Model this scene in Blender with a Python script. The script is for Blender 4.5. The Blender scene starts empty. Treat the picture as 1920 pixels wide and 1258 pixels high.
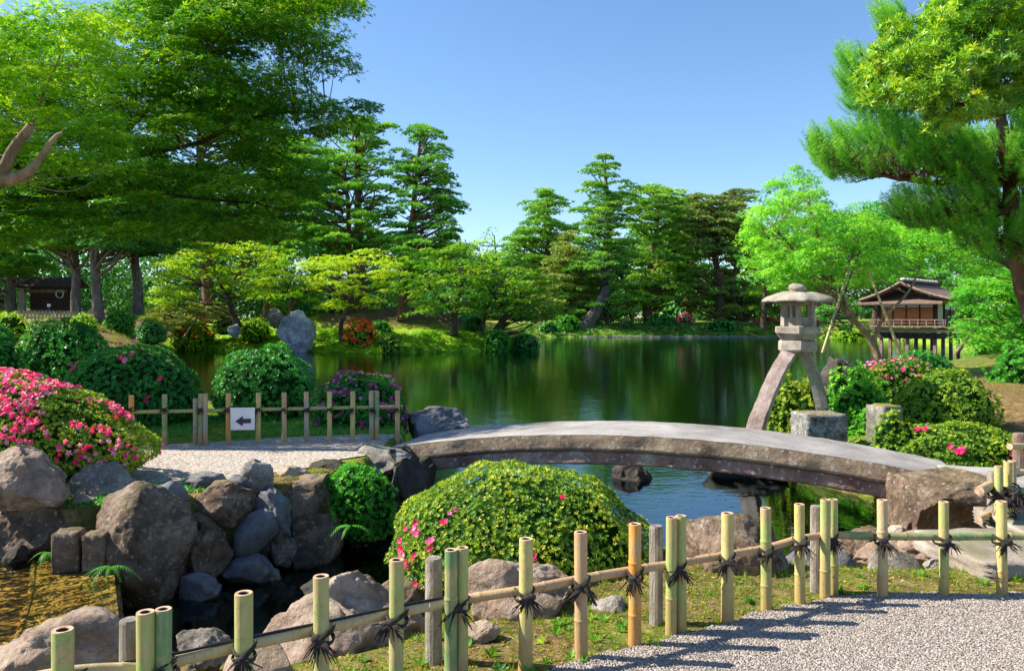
import bpy, math, numpy as np
from math import radians as R
from mathutils import noise as mnoise, Vector
S = bpy.context.scene
COL = S.collection
# ------------------------------------------------------------------ camera / sky / sun / exposure
F, CX, HY, CZ = 1493.0, 960.0, 594.0, 1.7
cam = bpy.data.cameras.new("camera"); co = bpy.data.objects.new("camera", cam); COL.objects.link(co)
co.location = (0, 0, CZ); co.rotation_euler = (R(90), 0, 0)
cam.sensor_width = 36; cam.lens = F / 1920 * 36; cam.shift_y = -(629 - HY) / 1920
cam.clip_start = .05; cam.clip_end = 3000
S.camera = co
SUN_EL = 41.0
sd = np.array([-.985, .12, math.tan(R(SUN_EL))])          # towards the sun
sunl = bpy.data.lights.new("sun", 'SUN'); sunl.energy = 5.0; sunl.angle = R(.5); sunl.color = (1, .93, .80)
so = bpy.data.objects.new("sun", sunl); COL.objects.link(so)
so.rotation_euler = Vector(sd).to_track_quat('Z', 'Y').to_euler()
wd = bpy.data.worlds.new("World"); S.world = wd; wd.use_nodes = True
wn = wd.node_tree.nodes; wl = wd.node_tree.links
sky = wn.new('ShaderNodeTexSky'); sky.sky_type = 'NISHITA'; sky.sun_disc = False
sky.sun_elevation = R(SUN_EL); sky.sun_rotation = math.atan2(sd[0], sd[1])
sky.air_density = 1.0; sky.dust_density = .25; sky.ozone_density = 4.5
wn['Background'].inputs[1].default_value = .105
hs = wn.new('ShaderNodeHueSaturation'); hs.inputs['Saturation'].default_value = 1.06; hs.inputs['Value'].default_value = .95
wl.new(sky.outputs[0], hs.inputs['Color']); wl.new(hs.outputs[0], wn['Background'].inputs[0])
S.view_settings.view_transform = 'Standard'; S.view_settings.look = 'None'
S.view_settings.exposure = 1.1; S.view_settings.gamma = 1
S.cycles.max_bounces = 7; S.cycles.diffuse_bounces = 3; S.cycles.transmission_bounces = 4
S.cycles.transparent_max_bounces = 8; S.cycles.caustics_reflective = False; S.cycles.caustics_refractive = False

def W(px, py, Y): return np.array([(px - CX) / F * Y, Y, CZ + (HY - py) / F * Y])
def G(px, py, z=0.0): return W(px, py, (CZ - z) * F / (py - HY))

# ------------------------------------------------------------------ materials
def mat(name):
    m = bpy.data.materials.new(name); m.use_nodes = True
    n = m.node_tree.nodes; n.remove(n['Principled BSDF'])
    return m, n, m.node_tree.links, n['Material Output']
def noise_(n, l, vec, scale, detail=5, rough=.6, dist=0):
    t = n.new('ShaderNodeTexNoise'); t.inputs['Scale'].default_value = scale
    t.inputs['Detail'].default_value = detail; t.inputs['Roughness'].default_value = rough
    t.inputs['Distortion'].default_value = dist
    if vec is not None: l.new(vec, t.inputs['Vector'])
    return t.outputs['Fac']
def ramp(n, l, fac, stops):
    r = n.new('ShaderNodeValToRGB'); e = r.color_ramp.elements
    while len(e) < len(stops): e.new(.5)
    for k, (p, c) in enumerate(stops): e[k].position = p; e[k].color = (*c, 1) if len(c) == 3 else c
    l.new(fac, r.inputs[0]); return r.outputs[0]
def fr(n, l, fac, a, b):                                   # map range clamp to 0..1
    r = n.new('ShaderNodeMapRange'); r.inputs[1].default_value = a; r.inputs[2].default_value = b
    l.new(fac, r.inputs[0]); return r.outputs[0]
def mixc(n, l, f, a, b):
    x = n.new('ShaderNodeMix'); x.data_type = 'RGBA'
    if hasattr(f, 'links'): l.new(f, x.inputs[0])
    else: x.inputs[0].default_value = f
    for s, v in ((6, a), (7, b)):
        if hasattr(v, 'links'): l.new(v, x.inputs[s])
        else: x.inputs[s].default_value = (*v, 1)
    return x.outputs[2]
def mth(n, l, op, a, b=0.0):
    x = n.new('ShaderNodeMath'); x.operation = op
    for s, v in ((0, a), (1, b)):
        if hasattr(v, 'links'): l.new(v, x.inputs[s])
        else: x.inputs[s].default_value = v
    return x.outputs[0]
def bump(n, l, h, dist=.02, strength=1.0, prev=None):
    b = n.new('ShaderNodeBump'); b.inputs['Distance'].default_value = dist; b.inputs['Strength'].default_value = strength
    l.new(h, b.inputs['Height'])
    if prev is not None: l.new(prev, b.inputs['Normal'])
    return b.outputs[0]
def princ(n, l, out, col, rough=.8, nor=None, spec=.4):
    p = n.new('ShaderNodeBsdfPrincipled')
    if hasattr(col, 'links'): l.new(col, p.inputs['Base Color'])
    else: p.inputs['Base Color'].default_value = (*col, 1)
    if hasattr(rough, 'links'): l.new(rough, p.inputs['Roughness'])
    else: p.inputs['Roughness'].default_value = rough
    p.inputs['Specular IOR Level'].default_value = spec
    if nor is not None: l.new(nor, p.inputs['Normal'])
    l.new(p.outputs[0], out.inputs[0]); return p
def ocoord(n, l, world=False):
    if world:
        g = n.new('ShaderNodeNewGeometry'); return g.outputs['Position']
    t = n.new('ShaderNodeTexCoord'); oi = n.new('ShaderNodeObjectInfo')
    mu = n.new('ShaderNodeVectorMath'); mu.operation = 'ADD'
    l.new(t.outputs['Object'], mu.inputs[0])
    s = mth(n, l, 'MULTIPLY', oi.outputs['Random'], 37.0); l.new(s, mu.inputs[1]); return mu.outputs[0]

def stone(name, cols, scale=3.0, bscale=9.0, bdist=.03, moss=0.0, mosscol=(.10, .11, .012), spots=0.0, rough=.88, dark=.45, wet=None):
    m, n, l, out = mat(name); v = ocoord(n, l)
    a = noise_(n, l, v, scale, 8, .65, .4)
    c = ramp(n, l, a, [(.3, cols[0]), (.5, cols[1]), (.68, cols[2])])
    d = noise_(n, l, v, bscale * 2.2, 6, .75)
    c = mixc(n, l, mth(n, l, 'MULTIPLY', fr(n, l, d, .52, .72), dark), c, tuple(x * .25 for x in cols[0]))
    if spots:
        vo = n.new('ShaderNodeTexVoronoi'); vo.inputs['Scale'].default_value = scale * 5; l.new(v, vo.inputs['Vector'])
        vs = noise_(n, l, v, scale * 9, 4, .7)
        sp = mth(n, l, 'MULTIPLY', fr(n, l, mth(n, l, 'SUBTRACT', vs, vo.outputs['Distance']), .22, .32), spots)
        c = mixc(n, l, sp, c, (.52, .50, .44))
    if moss:
        g = n.new('ShaderNodeNewGeometry'); sx = n.new('ShaderNodeSeparateXYZ'); l.new(g.outputs['Normal'], sx.inputs[0])
        mn = noise_(n, l, v, scale * 1.4, 5, .6)
        f = fr(n, l, mth(n, l, 'ADD', mth(n, l, 'MULTIPLY', sx.outputs['Z'], .45), mn), .80, .98)
        c = mixc(n, l, mth(n, l, 'MULTIPLY', f, moss), c, mosscol)
    h1 = noise_(n, l, v, bscale, 10, .68, .2); h2 = noise_(n, l, v, bscale * 6, 4, .7)
    b = bump(n, l, h1, bdist); b = bump(n, l, h2, bdist * .25, 1, b)
    princ(n, l, out, c, rough, b, .3); return m
M = {}
M['rock_pink'] = stone('rock_pink', [(.17, .108, .075), (.39, .275, .205), (.60, .475, .385)], 3.4, 7, .06, .25, spots=.2)
M['rock_brown'] = stone('rock_brown', [(.08, .050, .032), (.23, .155, .105), (.46, .345, .26)], 3.6, 7, .08, .35, spots=.4, dark=.8)
M['rock_blue'] = stone('rock_blue', [(.07, .07, .075), (.14, .138, .145), (.26, .25, .25)], 3.0, 8, .03, 0, rough=.6, dark=.5)
M['rock_grey'] = stone('rock_grey', [(.12, .10, .085), (.27, .235, .20), (.50, .45, .40)], 3.4, 8, .07, .2, spots=.5, dark=.8)
M['rock_isle'] = stone('rock_isle', [(.22, .225, .25), (.48, .49, .52), (.82, .81, .80)], 1.1, 2.2, .25, .0)
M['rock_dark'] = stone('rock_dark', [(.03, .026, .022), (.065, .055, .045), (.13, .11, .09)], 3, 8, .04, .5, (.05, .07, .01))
M['bridge_deck'] = stone('bridge_deck', [(.19, .17, .155), (.31, .285, .27), (.42, .395, .375)], 1.6, 16, .014, .0, dark=.55)
M['bridge_side'] = stone('bridge_side', [(.16, .085, .065), (.33, .20, .155), (.50, .38, .29)], 3.4, 12, .02, .0, spots=.9, dark=.55)
M['bridge_edge'] = stone('bridge_edge', [(.14, .09, .06), (.32, .225, .15), (.47, .37, .23)], 2.6, 12, .02, .3, (.16, .15, .05), spots=.6, dark=.6)
M['lantern'] = stone('lantern', [(.17, .145, .115), (.33, .29, .235), (.48, .45, .38)], 4.5, 16, .010, .25, (.22, .21, .10), dark=.4)
M['lantern_pink'] = stone('lantern_pink', [(.24, .17, .145), (.40, .30, .26), (.55, .45, .40)], 5, 20, .012, 0, dark=.5)
M['slab'] = stone('slab', [(.19, .155, .12), (.30, .25, .205), (.40, .35, .30)], 2, 12, .015, .4, dark=.5)
M['mossblock'] = stone('mossblock', [(.10, .09, .06), (.24, .22, .17), (.42, .40, .34)], 5, 14, .05, 1.0, (.26, .24, .03), dark=.9)
M['lichen_stone'] = stone('lichen_stone', [(.06, .058, .05), (.30, .29, .27), (.58, .57, .55)], 11, 14, .05, .8, (.24, .17, .05), dark=1.0)

GAIN = {'fol_cover': 1.7, 'fol_azalea_dark': 2.1, 'pink': 1, 'purple': 1, 'redflower': 1, 'fol_yellow': 1.1, 'fol_broad': 1.25, 'fol_grass': .85, 'fol_azalea': 1.25, 'fol_dark': 2.6, 'fol_pine_far': 1.7, 'fol_pine': 1.7, 'fol_maple': 1.35, 'fol_maple_light': 1.45}
def foliage(name, stops, transl=.35, gloss=.12, hue=2.0, nscale=.5):
    m, n, l, out = mat(name)
    at = n.new('ShaderNodeAttribute'); at.attribute_name = 'tint'
    g = n.new('ShaderNodeNewGeometry')
    big = noise_(n, l, g.outputs['Position'], nscale, 3, .5)
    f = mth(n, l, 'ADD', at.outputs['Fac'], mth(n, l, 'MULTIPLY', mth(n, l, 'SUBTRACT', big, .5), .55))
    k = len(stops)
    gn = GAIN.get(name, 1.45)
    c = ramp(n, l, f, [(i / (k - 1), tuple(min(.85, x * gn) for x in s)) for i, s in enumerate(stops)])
    p = n.new('ShaderNodeBsdfPrincipled'); l.new(c, p.inputs['Base Color'])
    p.inputs['Roughness'].default_value = .45; p.inputs['Specular IOR Level'].default_value = gloss * 2
    t = n.new('ShaderNodeBsdfTranslucent')
    tc = n.new('ShaderNodeMix'); tc.data_type = 'RGBA'; tc.blend_type = 'MULTIPLY'; tc.inputs[0].default_value = 1
    l.new(c, tc.inputs[6]); tc.inputs[7].default_value = (1.9, 1.7, .7, 1); l.new(tc.outputs[2], t.inputs[0])
    mx = n.new('ShaderNodeMixShader'); mx.inputs[0].default_value = transl
    l.new(p.outputs[0], mx.inputs[1]); l.new(t.outputs[0], mx.inputs[2]); l.new(mx.outputs[0], out.inputs[0]); return m
M['fol_maple'] = foliage('fol_maple', [(.012, .06, .006), (.03, .14, .010), (.09, .24, .012), (.26, .38, .02)])
M['fol_maple_light'] = foliage('fol_maple_light', [(.03, .11, .008), (.08, .24, .012), (.20, .38, .015), (.42, .50, .03)])
M['fol_yellow'] = foliage('fol_yellow', [(.06, .19, .008), (.15, .34, .012), (.30, .50, .015), (.52, .60, .03)])
M['fol_green'] = foliage('fol_green', [(.015, .08, .012), (.035, .18, .02), (.08, .30, .025), (.20, .42, .03)])
M['fol_pine'] = foliage('fol_pine', [(.015, .075, .014), (.045, .17, .02), (.11, .28, .024), (.24, .40, .035)], .2)
M['fol_pine_far'] = foliage('fol_pine_far', [(.02, .08, .02), (.055, .18, .025), (.14, .29, .028), (.28, .40, .04)], .2)
M['fol_pine_olive'] = foliage('fol_pine_olive', [(.03, .065, .02), (.08, .15, .03), (.18, .26, .045), (.30, .34, .07)], .15)
M['fol_pine_bright'] = foliage('fol_pine_bright', [(.02, .10, .018), (.06, .24, .02), (.14, .36, .025), (.28, .46, .04)], .3)
M['fol_azalea'] = foliage('fol_azalea', [(.02, .075, .008), (.07, .18, .012), (.20, .33, .015), (.46, .46, .04)], .25, .22, nscale=2)
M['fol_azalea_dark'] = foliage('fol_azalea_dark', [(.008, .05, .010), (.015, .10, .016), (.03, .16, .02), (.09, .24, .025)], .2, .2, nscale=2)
M['fol_broad'] = foliage('fol_broad', [(.02, .09, .008), (.06, .20, .012), (.16, .33, .015), (.27, .44, .025), (.40, .42, .04)], .35, .35, nscale=1)
M['fol_dark'] = foliage('fol_dark', [(.008, .035, .008), (.015, .07, .012), (.03, .11, .015), (.07, .18, .02)], .2, nscale=.2)
M['fol_cover'] = foliage('fol_cover', [(.02, .09, .01), (.06, .20, .012), (.16, .32, .015), (.40, .42, .03)], .25)
M['fol_grass'] = foliage('fol_grass', [(.05, .14, .01), (.14, .30, .015), (.32, .38, .03), (.45, .28, .06)], .3)
def petals(name, stops):
    return foliage(name, stops, .3, .1)

M['litter'] = foliage('litter', [(.10, .05, .02), (.26, .12, .04), (.42, .22, .06), (.50, .36, .12)], .1)
M['pink'] = petals('pink', [(.62, .015, .11), (.85, .04, .22), (.92, .14, .38), (.95, .38, .55)])
M['purple'] = petals('purple', [(.32, .015, .15), (.48, .04, .26), (.62, .10, .38), (.7, .2, .48)])
M['redflower'] = petals('redflower', [(.6, .01, .01), (.8, .05, .02), (.85, .16, .03), (.8, .30, .06)])

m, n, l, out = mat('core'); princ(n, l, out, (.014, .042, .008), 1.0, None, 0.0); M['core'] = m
def bark(name, cols, sc=6):
    m, n, l, out = mat(name); v = ocoord(n, l)
    mp = n.new('ShaderNodeMapping'); l.new(v, mp.inputs[0]); mp.inputs['Scale'].default_value = (1, 1, .3)
    a = noise_(n, l, mp.outputs[0], sc, 8, .7, .5)
    c = ramp(n, l, a, [(.3, cols[0]), (.52, cols[1]), (.72, cols[2])])
    princ(n, l, out, c, .9, bump(n, l, a, .05), .2); return m
M['bark'] = bark('bark', [(.035, .025, .018), (.10, .07, .05), (.22, .17, .12)])
M['bark_pine'] = bark('bark_pine', [(.05, .028, .020), (.16, .085, .055), (.33, .20, .14)])
M['bark_light'] = bark('bark_light', [(.12, .08, .045), (.30, .22, .13), (.50, .40, .27)])
M['bark_grey'] = bark('bark_grey', [(.05, .045, .04), (.14, .12, .105), (.30, .26, .22)])
M['twig'] = bark('twig', [(.010, .012, .006), (.02, .024, .010), (.035, .035, .016)])

def bamboo_mat():
    m, n, l, out = mat('bamboo'); v = ocoord(n, l); oi = n.new('ShaderNodeObjectInfo')
    mp = n.new('ShaderNodeMapping'); l.new(v, mp.inputs[0]); mp.inputs['Scale'].default_value = (1, 1, .12)
    st = noise_(n, l, mp.outputs[0], 60, 5, .7)
    bl = noise_(n, l, v, 7, 5, .6)
    c = mixc(n, l, fr(n, l, bl, .42, .66), oi.outputs['Color'], (.44, .30, .13))
    c = mixc(n, l, mth(n, l, 'MULTIPLY', fr(n, l, st, .45, .75), .45), c, (.58, .50, .30))
    dk = noise_(n, l, v, 30, 6, .8); c = mixc(n, l, mth(n, l, 'MULTIPLY', fr(n, l, dk, .58, .75), .5), c, (.13, .09, .05))
    sx = n.new('ShaderNodeSeparateXYZ'); tc_ = n.new('ShaderNodeTexCoord'); l.new(tc_.outputs['Object'], sx.inputs[0])
    low = fr(n, l, mth(n, l, 'ADD', sx.outputs['Z'], mth(n, l, 'MULTIPLY', bl, .25)), .42, .16)
    c = mixc(n, l, mth(n, l, 'MULTIPLY', low, .75), c, (.40, .22, .07))
    mold = noise_(n, l, v, 16, 7, .75, 1.0); c = mixc(n, l, mth(n, l, 'MULTIPLY', fr(n, l, mold, .54, .70), .55), c, (.16, .13, .08))
    princ(n, l, out, c, .55, bump(n, l, mth(n, l, 'ADD', st, dk), .003), .4); return m
M['bamboo'] = bamboo_mat()
m, n, l, out = mat('bamboo_cut'); v = ocoord(n, l); princ(n, l, out, ramp(n, l, noise_(n, l, v, 40), [(.35, (.34, .18, .11)), (.6, (.62, .42, .27))]), .7); M['bamboo_cut'] = m
m, n, l, out = mat('bamboo_dark'); princ(n, l, out, (.05, .03, .02), .8); M['bamboo_dark'] = m
m, n, l, out = mat('rope'); v = ocoord(n, l); princ(n, l, out, ramp(n, l, noise_(n, l, v, 60), [(.35, (.012, .009, .008)), (.7, (.06, .045, .038))]), .9); M['rope'] = m
M['oldwood'] = bark('oldwood', [(.17, .14, .11), (.36, .31, .26), (.52, .47, .40)], 14)
M['darkwood'] = bark('darkwood', [(.03, .018, .014), (.075, .045, .035), (.15, .10, .08)], 8)
M['midwood'] = bark('midwood', [(.13, .08, .06), (.25, .17, .13), (.42, .32, .26)], 8)
M['needlewood'] = bark('fencewood', [(.25, .2, .14), (.42, .35, .26), (.6, .52, .4)], 8)
def plain(name, c, rough=.6, spec=.4):
    m, n, l, out = mat(name); v = ocoord(n, l)
    f = noise_(n, l, v, 5, 5, .6)
    princ(n, l, out, ramp(n, l, f, [(.3, tuple(x * .8 for x in c)), (.7, c)]), rough, None, spec); M[name] = m
plain('plaster', (.55, .45, .26)); plain('shoji_orange', (.62, .20, .05)); plain('white_paint', (.78, .79, .80), .4)
plain('navy', (.03, .03, .06), .5); plain('cable_black', (.012, .012, .014), .5); plain('shoji_green', (.22, .34, .28), .4)
plain('glass_blue', (.18, .30, .45), .15, .8); plain('dark_void', (.02, .018, .018), .7); plain('tile_white', (.62, .56, .48), .8)
def shingle():
    m, n, l, out = mat('shingle'); v = ocoord(n, l); w = n.new('ShaderNodeTexWave'); w.bands_direction = 'Z'; w.inputs['Scale'].default_value = 5
    l.new(v, w.inputs[0]); a = noise_(n, l, v, 6, 6, .7)
    c = ramp(n, l, a, [(.3, (.10, .062, .048)), (.7, (.24, .16, .115))])
    princ(n, l, out, c, .85, bump(n, l, w.outputs['Fac'], .03)); return m
M['shingle'] = shingle()

def gravel(name, base, sc, speck=1.0):
    m, n, l, out = mat(name); v = ocoord(n, l, True)
    vo = n.new('ShaderNodeTexVoronoi'); vo.inputs['Scale'].default_value = sc; l.new(v, vo.inputs['Vector'])
    sx = n.new('ShaderNodeSeparateColor'); l.new(vo.outputs['Color'], sx.inputs[0])
    c = ramp(n, l, sx.outputs[0], [(0, tuple(x * .35 for x in base)), (.25, tuple(x * .75 for x in base)), (.6, base), (1, tuple(min(1, x * 1.45) for x in base))])
    big = noise_(n, l, v, 2.2, 4, .6)
    c = mixc(n, l, mth(n, l, 'MULTIPLY', fr(n, l, big, .45, .75), .35), c, (base[0] * .9, base[1] * .8, base[2] * .62))
    inv = mth(n, l, 'SUBTRACT', 1.0, vo.outputs['Distance'])
    b = bump(n, l, inv, .012, speck)
    princ(n, l, out, c, .9, b, .2); return m
M['gravel'] = gravel('gravel', (.36, .31, .275), 85)
M['gravel_far'] = gravel('gravel_far', (.40, .345, .295), 55, .7)
def ground_mat():
    m, n, l, out = mat('ground'); v = ocoord(n, l, True)
    at = n.new('ShaderNodeAttribute'); at.attribute_name = 'zone'; at.attribute_type = 'GEOMETRY'
    s = n.new('ShaderNodeSeparateColor'); l.new(at.outputs['Color'], s.inputs[0])
    a = noise_(n, l, v, 1.3, 8, .7); b_ = noise_(n, l, v, 9, 6, .75)
    grass = ramp(n, l, b_, [(.3, (.035, .08, .010)), (.5, (.11, .18, .014)), (.7, (.28, .32, .03))])
    soil = ramp(n, l, b_, [(.3, (.06, .04, .02)), (.5, (.16, .105, .05)), (.72, (.34, .24, .12))])
    bed = ramp(n, l, b_, [(.3, (.012, .014, .005)), (.55, (.035, .038, .011)), (.75, (.09, .075, .022))])
    sy = n.new('ShaderNodeSeparateXYZ'); l.new(v, sy.inputs[0]); bed = mixc(n, l, fr(n, l, sy.outputs['Y'], 10, 16), bed, (.22, .42, .05))  # bright green on the farther bed stands in for tree reflections
    f = fr(n, l, mth(n, l, 'ADD', mth(n, l, 'SUBTRACT', a, .5), s.outputs[0]), .35, .65)
    sy0 = n.new('ShaderNodeSeparateXYZ'); l.new(v, sy0.inputs[0])
    lit_grass = ramp(n, l, b_, [(.3, (.10, .20, .012)), (.5, (.22, .36, .02)), (.7, (.40, .50, .03))])  # brighter grass ramp for far ground, sunlight put into the colour
    grass = mixc(n, l, fr(n, l, sy0.outputs['Y'], 25, 45), grass, lit_grass)
    c = mixc(n, l, f, soil, grass)
    c = mixc(n, l, s.outputs[2], c, bed)
    princ(n, l, out, c, .95, bump(n, l, b_, .03), .1); return m
M['ground'] = ground_mat()
def water_mat(name, tint, scale, dist, ior=1.45):
    m, n, l, out = mat(name); v = ocoord(n, l, True)
    mp = n.new('ShaderNodeMapping'); l.new(v, mp.inputs[0]); mp.inputs['Scale'].default_value = (.55, 1, 1)
    h = noise_(n, l, mp.outputs[0], scale, 3, .55, .3); h2 = noise_(n, l, mp.outputs[0], scale * .22, 2, .5)
    nb = bump(n, l, mth(n, l, 'ADD', h, mth(n, l, 'MULTIPLY', h2, 1.2)), dist)
    fz = n.new('ShaderNodeFresnel'); fz.inputs[0].default_value = ior; l.new(nb, fz.inputs[1])
    gl = n.new('ShaderNodeBsdfGlossy'); gl.inputs['Roughness'].default_value = .02; l.new(nb, gl.inputs['Normal'])
    gl.inputs[0].default_value = (.80, .95, 1, 1)
    tr = n.new('ShaderNodeBsdfTransparent'); tr.inputs[0].default_value = (*tint, 1)
    mx = n.new('ShaderNodeMixShader'); l.new(fz.outputs[0], mx.inputs[0]); l.new(tr.outputs[0], mx.inputs[1]); l.new(gl.outputs[0], mx.inputs[2])
    l.new(mx.outputs[0], out.inputs[0]); return m
M['water'] = water_mat('water', (.72, .80, .55), 7, .0035, 2.1)
M['weir_water'] = water_mat('weir_water', (.9, .85, .6), 14, .010, 1.33)
def cobble_mat():
    m, n, l, out = mat('cobble'); v = ocoord(n, l, True)
    mp = n.new('ShaderNodeMapping'); l.new(v, mp.inputs[0]); mp.inputs['Scale'].default_value = (4.5, 10, 6); mp.inputs['Rotation'].default_value = (0, 0, .15)
    vo = n.new('ShaderNodeTexVoronoi'); vo.inputs['Scale'].default_value = 1; vo.feature = 'DISTANCE_TO_EDGE'; l.new(mp.outputs[0], vo.inputs['Vector'])
    e = fr(n, l, vo.outputs['Distance'], .02, .16)
    nz = noise_(n, l, v, 5, 6, .7)
    c = ramp(n, l, nz, [(.3, (.20, .11, .02)), (.5, (.44, .27, .06)), (.7, (.70, .50, .15))])
    c = mixc(n, l, e, (.03, .018, .006), c)
    princ(n, l, out, c, .5, bump(n, l, e, .03)); return m
M['cobble'] = cobble_mat()
M['weirstone'] = stone('weirstone', [(.24, .14, .03), (.46, .31, .08), (.68, .50, .18)], 2.5, 7, .02, 0, dark=.5)

# ------------------------------------------------------------------ mesh tools
class MA:
    def __init__(s): s.v = []; s.f = []; s.n = 0
    def add(s, v, f, mi=0, tint=.5, smooth=False):
        v = np.asarray(v, float).reshape(-1, 3); f = np.asarray(f, np.int64)
        if f.size == 0: return s
        t = np.broadcast_to(np.asarray(tint, float), (len(f),))
        s.v.append(v); s.f.append((f + s.n, mi, t, smooth)); s.n += len(v); return s
    def build(s, name, mats, parent=None, origin=None):
        V = np.concatenate(s.v)
        if parent is not None: org = np.array(parent.location)
        else: org = np.array(origin) if origin is not None else np.array([V[:, 0].mean(), V[:, 1].mean(), V[:, 2].min()])
        me = bpy.data.meshes.new(name); me.vertices.add(len(V)); me.vertices.foreach_set('co', (V - org).astype(np.float32).ravel())
        cnt = sum(len(f[0]) for f in s.f); lt = np.concatenate([np.full(len(f[0]), f[0].shape[1]) for f in s.f])
        li = np.concatenate([f[0].ravel() for f in s.f]); ls = np.concatenate([[0], np.cumsum(lt)[:-1]])
        me.loops.add(len(li)); me.loops.foreach_set('vertex_index', li.astype(np.int32))
        me.polygons.add(cnt); me.polygons.foreach_set('loop_start', ls.astype(np.int32))
        me.polygons.foreach_set('material_index', np.concatenate([np.full(len(f[0]), f[1]) for f in s.f]).astype(np.int32))
        me.polygons.foreach_set('use_smooth', np.concatenate([np.full(len(f[0]), f[3]) for f in s.f]))
        me.update(calc_edges=True)
        a = me.attributes.new('tint', 'FLOAT', 'FACE'); a.data.foreach_set('value', np.concatenate([f[2] for f in s.f]).astype(np.float32))
        for m_ in (mats if isinstance(mats, (list, tuple)) else [mats]): me.materials.append(M[m_] if isinstance(m_, str) else m_)
        o = bpy.data.objects.new(name, me); COL.objects.link(o)
        if parent is not None: o.parent = parent
        else: o.location = org
        return o
def tag(o, label=None, cat=None, group=None, kind=None):
    if label: o['label'] = label
    if cat: o['category'] = cat
    if group: o['group'] = group
    if kind: o['kind'] = kind
    return o
def thing(name, loc, label, cat, group=None, rz=0):
    o = bpy.data.objects.new(name, None); COL.objects.link(o); o.location = loc; o.rotation_euler = (0, 0, rz); o.empty_display_size = .2
    return tag(o, label, cat, group)

def tube(pts, rad, sides=7, closed_ends=True):
    P = np.asarray(pts, float); k = len(P); rad = np.broadcast_to(np.asarray(rad, float), (k,))
    T = np.gradient(P, axis=0); T /= np.linalg.norm(T, axis=1)[:, None] + 1e-9
    up = np.array([0, 0, 1.]) if abs(T[0][2]) < .9 else np.array([1., 0, 0])
    A = np.cross(T, up); A /= np.linalg.norm(A, axis=1)[:, None] + 1e-9; B = np.cross(T, A)
    th = np.linspace(0, 2 * np.pi, sides, endpoint=False)
    V = (P[:, None] + rad[:, None, None] * (A[:, None] * np.cos(th)[None, :, None] + B[:, None] * np.sin(th)[None, :, None])).reshape(-1, 3)
    i = np.arange(k - 1)[:, None] * sides; j = np.arange(sides)[None]; j2 = (j + 1) % sides
    f = np.stack([i + j, i + j2, i + sides + j2, i + sides + j], -1).reshape(-1, 4)
    return V, f
def smoothpath(pts, n=4):
    P = np.asarray(pts, float)
    if len(P) < 3: return np.array([P[0] + (P[-1] - P[0]) * t for t in np.linspace(0, 1, n + 1)])
    Q = np.vstack([2 * P[0] - P[1], P, 2 * P[-1] - P[-2]]); out = []
    for i in range(1, len(Q) - 2):
        for t in np.linspace(0, 1, n, endpoint=False):
            a, b, c, d = Q[i - 1], Q[i], Q[i + 1], Q[i + 2]
            out.append(.5 * (2 * b + (c - a) * t + (2 * a - 5 * b + 4 * c - d) * t * t + (3 * b - a - 3 * c + d) * t ** 3))
    out.append(P[-1]); return np.array(out)
def lathe(prof, seg=16, hexa=0.0, ang0=0.0, nside=6):
    P = np.asarray(prof, float); th = np.linspace(0, 2 * np.pi, seg, endpoint=False)
    if hexa:
        a = ((th + np.pi / nside) % (2 * np.pi / nside)) - np.pi / nside
        a = np.pi / nside - np.abs(a)
        s_ = 1 + hexa * (np.cos(np.pi / nside) / np.cos(a) - 1)
    else: s_ = np.ones(seg)
    V = np.stack([P[:, None, 0] * np.cos(th + ang0)[None] * s_, P[:, None, 0] * np.sin(th + ang0)[None] * s_, np.repeat(P[:, 1:2], seg, 1)], -1).reshape(-1, 3)
    i = np.arange(len(P) - 1)[:, None] * seg; j = np.arange(seg)[None]; j2 = (j + 1) % seg
    return V, np.stack([i + j, i + j2, i + seg + j2, i + seg + j], -1).reshape(-1, 4)
def box(c, s, rz=0, bev=0.0):
    x, y, z = np.asarray(s, float) / 2
    if bev:
        b = min(bev, x * .49, y * .49, z * .49)
        xs = [(x - b, y, z - b), (x, y - b, z - b), (x - b, y - b, z)]
        V = []
        for sx in (-1, 1):
            for sy in (-1, 1):
                for sz in (-1, 1):
                    for q in xs: V.append((q[0] * sx, q[1] * sy, q[2] * sz))
        V = np.array(V)
        import bmesh
        bm = bmesh.new(); [bm.verts.new(p) for p in V]; r = bmesh.ops.convex_hull(bm, input=bm.verts)
        bmesh.ops.join_triangles if False else None
        bm.verts.index_update(); f = np.array([[v.index for v in q.verts] for q in bm.faces if len(q.verts) == 3]); bm.free()
    else:
        V = np.array([(i, j, k) for i in (-x, x) for j in (-y, y) for k in (-z, z)])
        f = np.array([(0, 1, 3, 2), (4, 6, 7, 5), (0, 4, 5, 1), (2, 3, 7, 6), (0, 2, 6, 4), (1, 5, 7, 3)])
    c_, s_ = math.cos(rz), math.sin(rz)
    V = V @ np.array([[c_, s_, 0], [-s_, c_, 0], [0, 0, 1]])
    return V + np.asarray(c, float), f

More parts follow.
